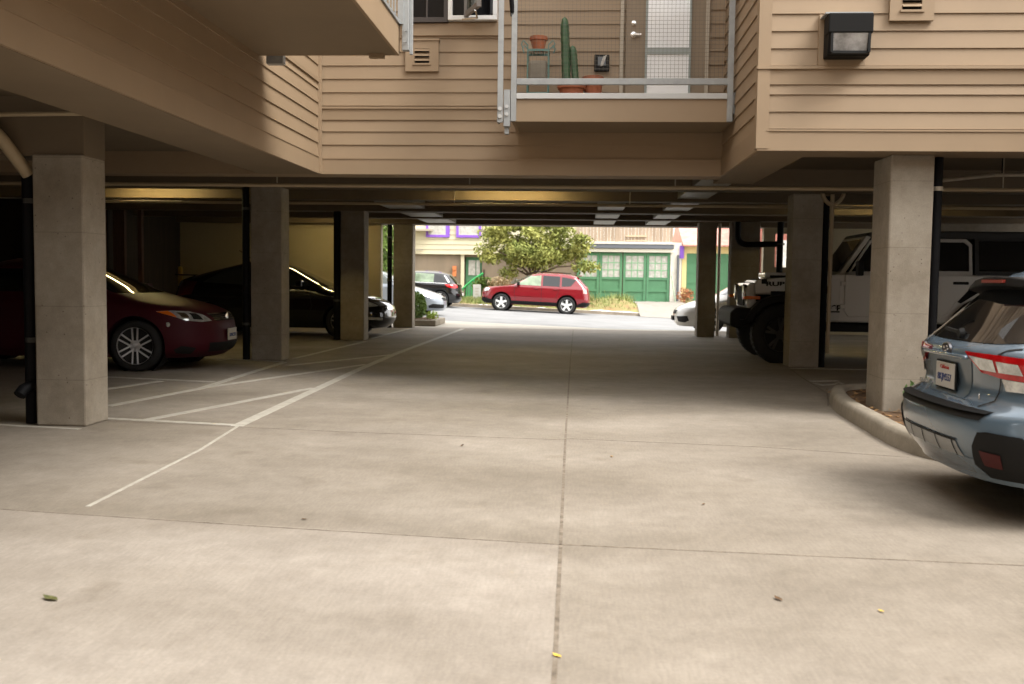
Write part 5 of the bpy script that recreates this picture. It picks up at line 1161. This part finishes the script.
for (x0, x1) in ((-5.36, -5.02), (-4.98, -4.80)): MB().box(x0, YH + .15, 1.42, x1, YH + .19, 2.15).build('pane', M_CURT, dr)
MB().box(-6.12, YH - .08, 1.35, -5.94, YH, 1.66).box(-6.12, YH - .12, 1.661, -5.94, YH, 1.85).build('wall_ornament', mat('orange_clay', (.62, .20, .07), .8), h)
t = thing('garden_gate', 'curved bright green garden gate before the cream house door', 'gate', (-5.0, 46.6, .1))
g = MB()
for k in range(9):
    x = -5.55 + k * .13; top = .55 + .95 * (k / 8) ** .7; g.bar((x, 46.6, .05), (x, 46.6, top), .07, .03)
g.tube([(-5.6 + k * .14, 46.58, .52 + 1.0 * (k / 8) ** .7) for k in range(9)], .05, 8); g.bar((-5.55, 46.6, .4), (-4.5, 46.6, .4), .05)
g.build('gate_leaf', mat('bright_green', (.05, .42, .12), .6, var=.2), t)
MB().tube([(-4.45, 46.6, 0), (-4.45, 46.6, 1.7)], .05, 10).tube([(-5.6, 46.6, 0), (-5.6, 46.6, .7)], .05, 10).build('gate_post', M_BARK, t)
t = thing('sign_post', 'small white notice board by the kerb ahead of the red SUV', 'sign', (-4.35, 43.4, .1))
MB().box(-4.62, 43.4, .15, -4.28, 43.46, 1.0).build('board', M_PLATE, t, bevel=.01)
for z in (.55, .68, .81): MB().box(-4.52, 43.392, z, -4.38, 43.40, z + .035).build('dark_row', M_GREYPIPE, t)
for i, (x, y, z, r, n, m, l) in enumerate(((-8.0, 47.0, 1.1, .7, 1300, M_LEAF_B, 'dark green shrub above the black hatchback roof'), (-4.4, 46.2, .95, .6, 900, M_LEAF_B, 'green shrub right of the curved green gate'),
                                           (-5.9, 46.3, .55, .5, 500, mat('rust_leaf', (.42, .20, .10), .8, col2=(.55, .40, .22), vscale=6), 'reddish brown shrub left of the white notice board'),
                                           (-3.6, 46.0, .85, .75, 1200, mat('pinkish_leaf', (.50, .36, .22), .8, col2=(.62, .50, .30), vscale=6), 'pale pinkish shrub over the red SUV bonnet'))):
    t = thing('shrub', l, 'shrub', (x, y, .1), group='front garden shrubs across the street')
    leaf_cloud(MB(), n, blob_pos((x, y, z), (r, r * .7, r * .7), .8), .08).build('foliage', m, t)
    MB().tube([(x, y, .05), (x, y, z)], .03, 6).build('stem', M_BARK, t)
t = thing('flower_bush', 'white blossom clump above the red SUV windscreen', 'shrub', (-2.9, 45.2, .1))
leaf_cloud(MB(), 260, blob_pos((-2.75, 45.2, 1.05), (.35, .3, .22), .8), .07).build('blossom', M_PLATE, t)
leaf_cloud(MB(), 260, blob_pos((-2.75, 45.2, .7), (.3, .3, .5), .8), .07).build('foliage', M_LEAF_B, t)

g = thing('garage', 'green double garage with glazed panel doors and a wooden fence on its roof', 'garage', (2.2, YH, .15))
MB().box(-.1, YH + .1, 0, 4.95, YH + 5, 2.95).build('wall', M_HCREAM, g)
MB().box(-.1, YH - .25, 2.62, 4.55, YH + .2, 2.78).build('lintel', mat('pale_lintel', (.74, .70, .60), .7), g)
MB().box(-.1, YH - .35, 2.80, 4.55, YH + .2, 3.0).build('gutter', mat('dark_gutter', (.12, .13, .15), .6), g)
MB().box(-.1, YH - .38, 3.0, 4.6, YH + 5, 3.10).build('roof_edge', mat('pale_edge', (.60, .56, .50), .7), g)
fx = MB(); x = -.1
while x < 4.4:
    fx.box(x, YH - .2 + random.uniform(-.02, .02), 3.12, x + .15, YH - .15, 4.2 + random.uniform(-.1, .1)); x += .165
fx.box(1.75, YH - .25, 3.1, 1.9, YH - .1, 4.3); fx.build('roof_fence', mat('weathered_wood', (.26, .19, .13), .9, col2=(.46, .36, .27), vscale=2, stretch=(4, 1, .3)), g)
MB().box(2.25, YH - .30, 3.35, 3.25, YH - .22, 3.43).box(2.25, YH - .30, 3.14, 3.25, YH - .22, 3.20).build('fence_rail', mat('rail_tan', (.55, .42, .28), .8), g)
pl_x = [(-.05, 1.02), (1.04, 2.12), (2.17, 3.27), (3.29, 4.40)]
for (x0, x1) in pl_x:
    d = MB().box(x0, YH - .02, .16, x1, YH + .06, 2.60).build('door', M_GREEN, g)
    fr = MB().box(x0, YH - .07, .16, x0 + .12, YH, 2.60).box(x1 - .12, YH - .07, .16, x1, YH, 2.60)
    for z in (.161, .72, 1.30, 2.45): fr.box(x0 + .12, YH - .06, z, x1 - .12, YH, z + .12)
    fr.build('door_frame', M_GREEN, d)
    pn = MB().box(x0 + .12, YH - .04, 1.42, x1 - .12, YH - .02, 2.45).build('glazing', M_CURT, d)
    mu = MB()
    for k in (1, 2): xx = x0 + .12 + (x1 - x0 - .24) * k / 3; mu.box(xx - .02, YH - .06, 1.42, xx + .02, YH - .03, 2.45)
    for k in (1, 2): zz = 1.42 + 1.03 * k / 3; mu.box(x0 + .12, YH - .055, zz - .02, x1 - .12, YH - .03, zz + .02)
    mu.build('muntin', mat('muntin_green', (.22, .42, .24), .7), d)
MB().box(4.42, YH - .1, 0, 4.95, YH + .1, 3.1).build('corner_wall', mat('pale_masonry', (.70, .66, .58), .9, var=.12, vscale=3), g)
MB().tube([(4.78, YH - .2, .3), (4.78, YH - .2, 2.5)], .06, 8).build('downspout', mat('dark_gutter', (.12, .13, .15), .6), g)
MB().bar((4.62, 46.8, .1), (4.42, 47.2, 1.5), .18, .04).build('leaning_plank', mat('mint_plank', (.40, .50, .36), .8, var=.2), g)
MB().box(4.85, YH - .16, 2.35, 5.05, YH - .1, 2.95).build('purple_board', M_PURPLE, g)
t = thing('shrub', 'small rusty red shrub between the two green garages', 'shrub', (5.15, 46.8, .1), group='front garden shrubs across the street')
leaf_cloud(MB(), 600, blob_pos((5.05, 46.8, .55), (.42, .4, .42), .8), .06).build('foliage', mat('red_leaf', (.32, .11, .05), .8, col2=(.46, .22, .10), vscale=8), t)
MB().tube([(5.05, 46.8, .05), (5.05, 46.8, .6)], .03, 6).build('stem', M_BARK, t)

g2 = thing('garage', 'yellow garage with one green door under a pink tiled roof', 'garage', (8, YH, .15))
MB().box(4.98, YH, 0, 5.2, YH + 5, 2.95).box(5.2, YH, 2.6, 8.6, YH + 5, 2.95).box(8.6, YH, 0, 8.65, YH + 5, 2.95).build('wall', mat('yellow_wall', (.74, .62, .30), .8, var=.05), g2)
MB().prism([(YH - .5, 2.93), (YH - .5, 3.0), (YH + 3, 4.3), (YH + 6, 3.0), (YH + 6, 2.93)], 4.97, 8.66, 'yz').build('roof', mat('pink_tile', (.50, .21, .17), .8, col2=(.62, .33, .27), vscale=3), g2)
d2 = MB().box(5.2, YH + .05, .16, 8.6, YH + .15, 2.6).build('door', M_GREEN, g2)
ln = MB()
for z in (.65, 1.15, 1.65, 2.15): ln.box(5.2, YH + .03, z, 8.6, YH + .06, z + .03)
ln.build('door_rail', M_GREEN, d2)
struct('backdrop_wall', MB().box(-.1, YH + 7, 0, 20, YH + 12, 9), mat('far_white', (.75, .73, .68), .8))
g3 = thing('house', 'brick-red house seen through the small opening over the off-roader', 'house', (11, 46, 0))
MB().box(8.7, 46.3, 0, 10.4, 54, 6).build('wall', mat('brick_red', (.32, .12, .09), .9, var=.15, vscale=5), g3)
MB().box(10.1, 46.0, 0, 10.5, 46.3, 6).build('corner_post', M_PLATE, g3)
MB().box(9.1, 46.2, 1.6, 9.9, 46.32, 3.2).build('window', M_CURT, g3)

# ------------------------------------------------------------------ light
wd = bpy.data.worlds.new('world'); SC.world = wd; wd.use_nodes = True
bg = wd.node_tree.nodes['Background']
bg.inputs['Color'].default_value = (1.0, .99, .975, 1); bg.inputs['Strength'].default_value = 1.5
sd = bpy.data.lights.new('sun', 'SUN'); sd.energy = 3.1; sd.angle = math.radians(34); sd.color = (1, .965, .915)
so = bpy.data.objects.new('sun', sd); COL.objects.link(so)
so.rotation_euler = Vector((.54, -.27, .80)).to_track_quat('Z', 'Y').to_euler()

vs = SC.view_settings
vs.view_transform = 'Standard'; vs.look = 'None'; vs.gamma = 1; vs.use_curve_mapping = False; vs.exposure = 0.97
SC.cycles.max_bounces = 10; SC.cycles.diffuse_bounces = 6
SC.cycles.use_denoising = True
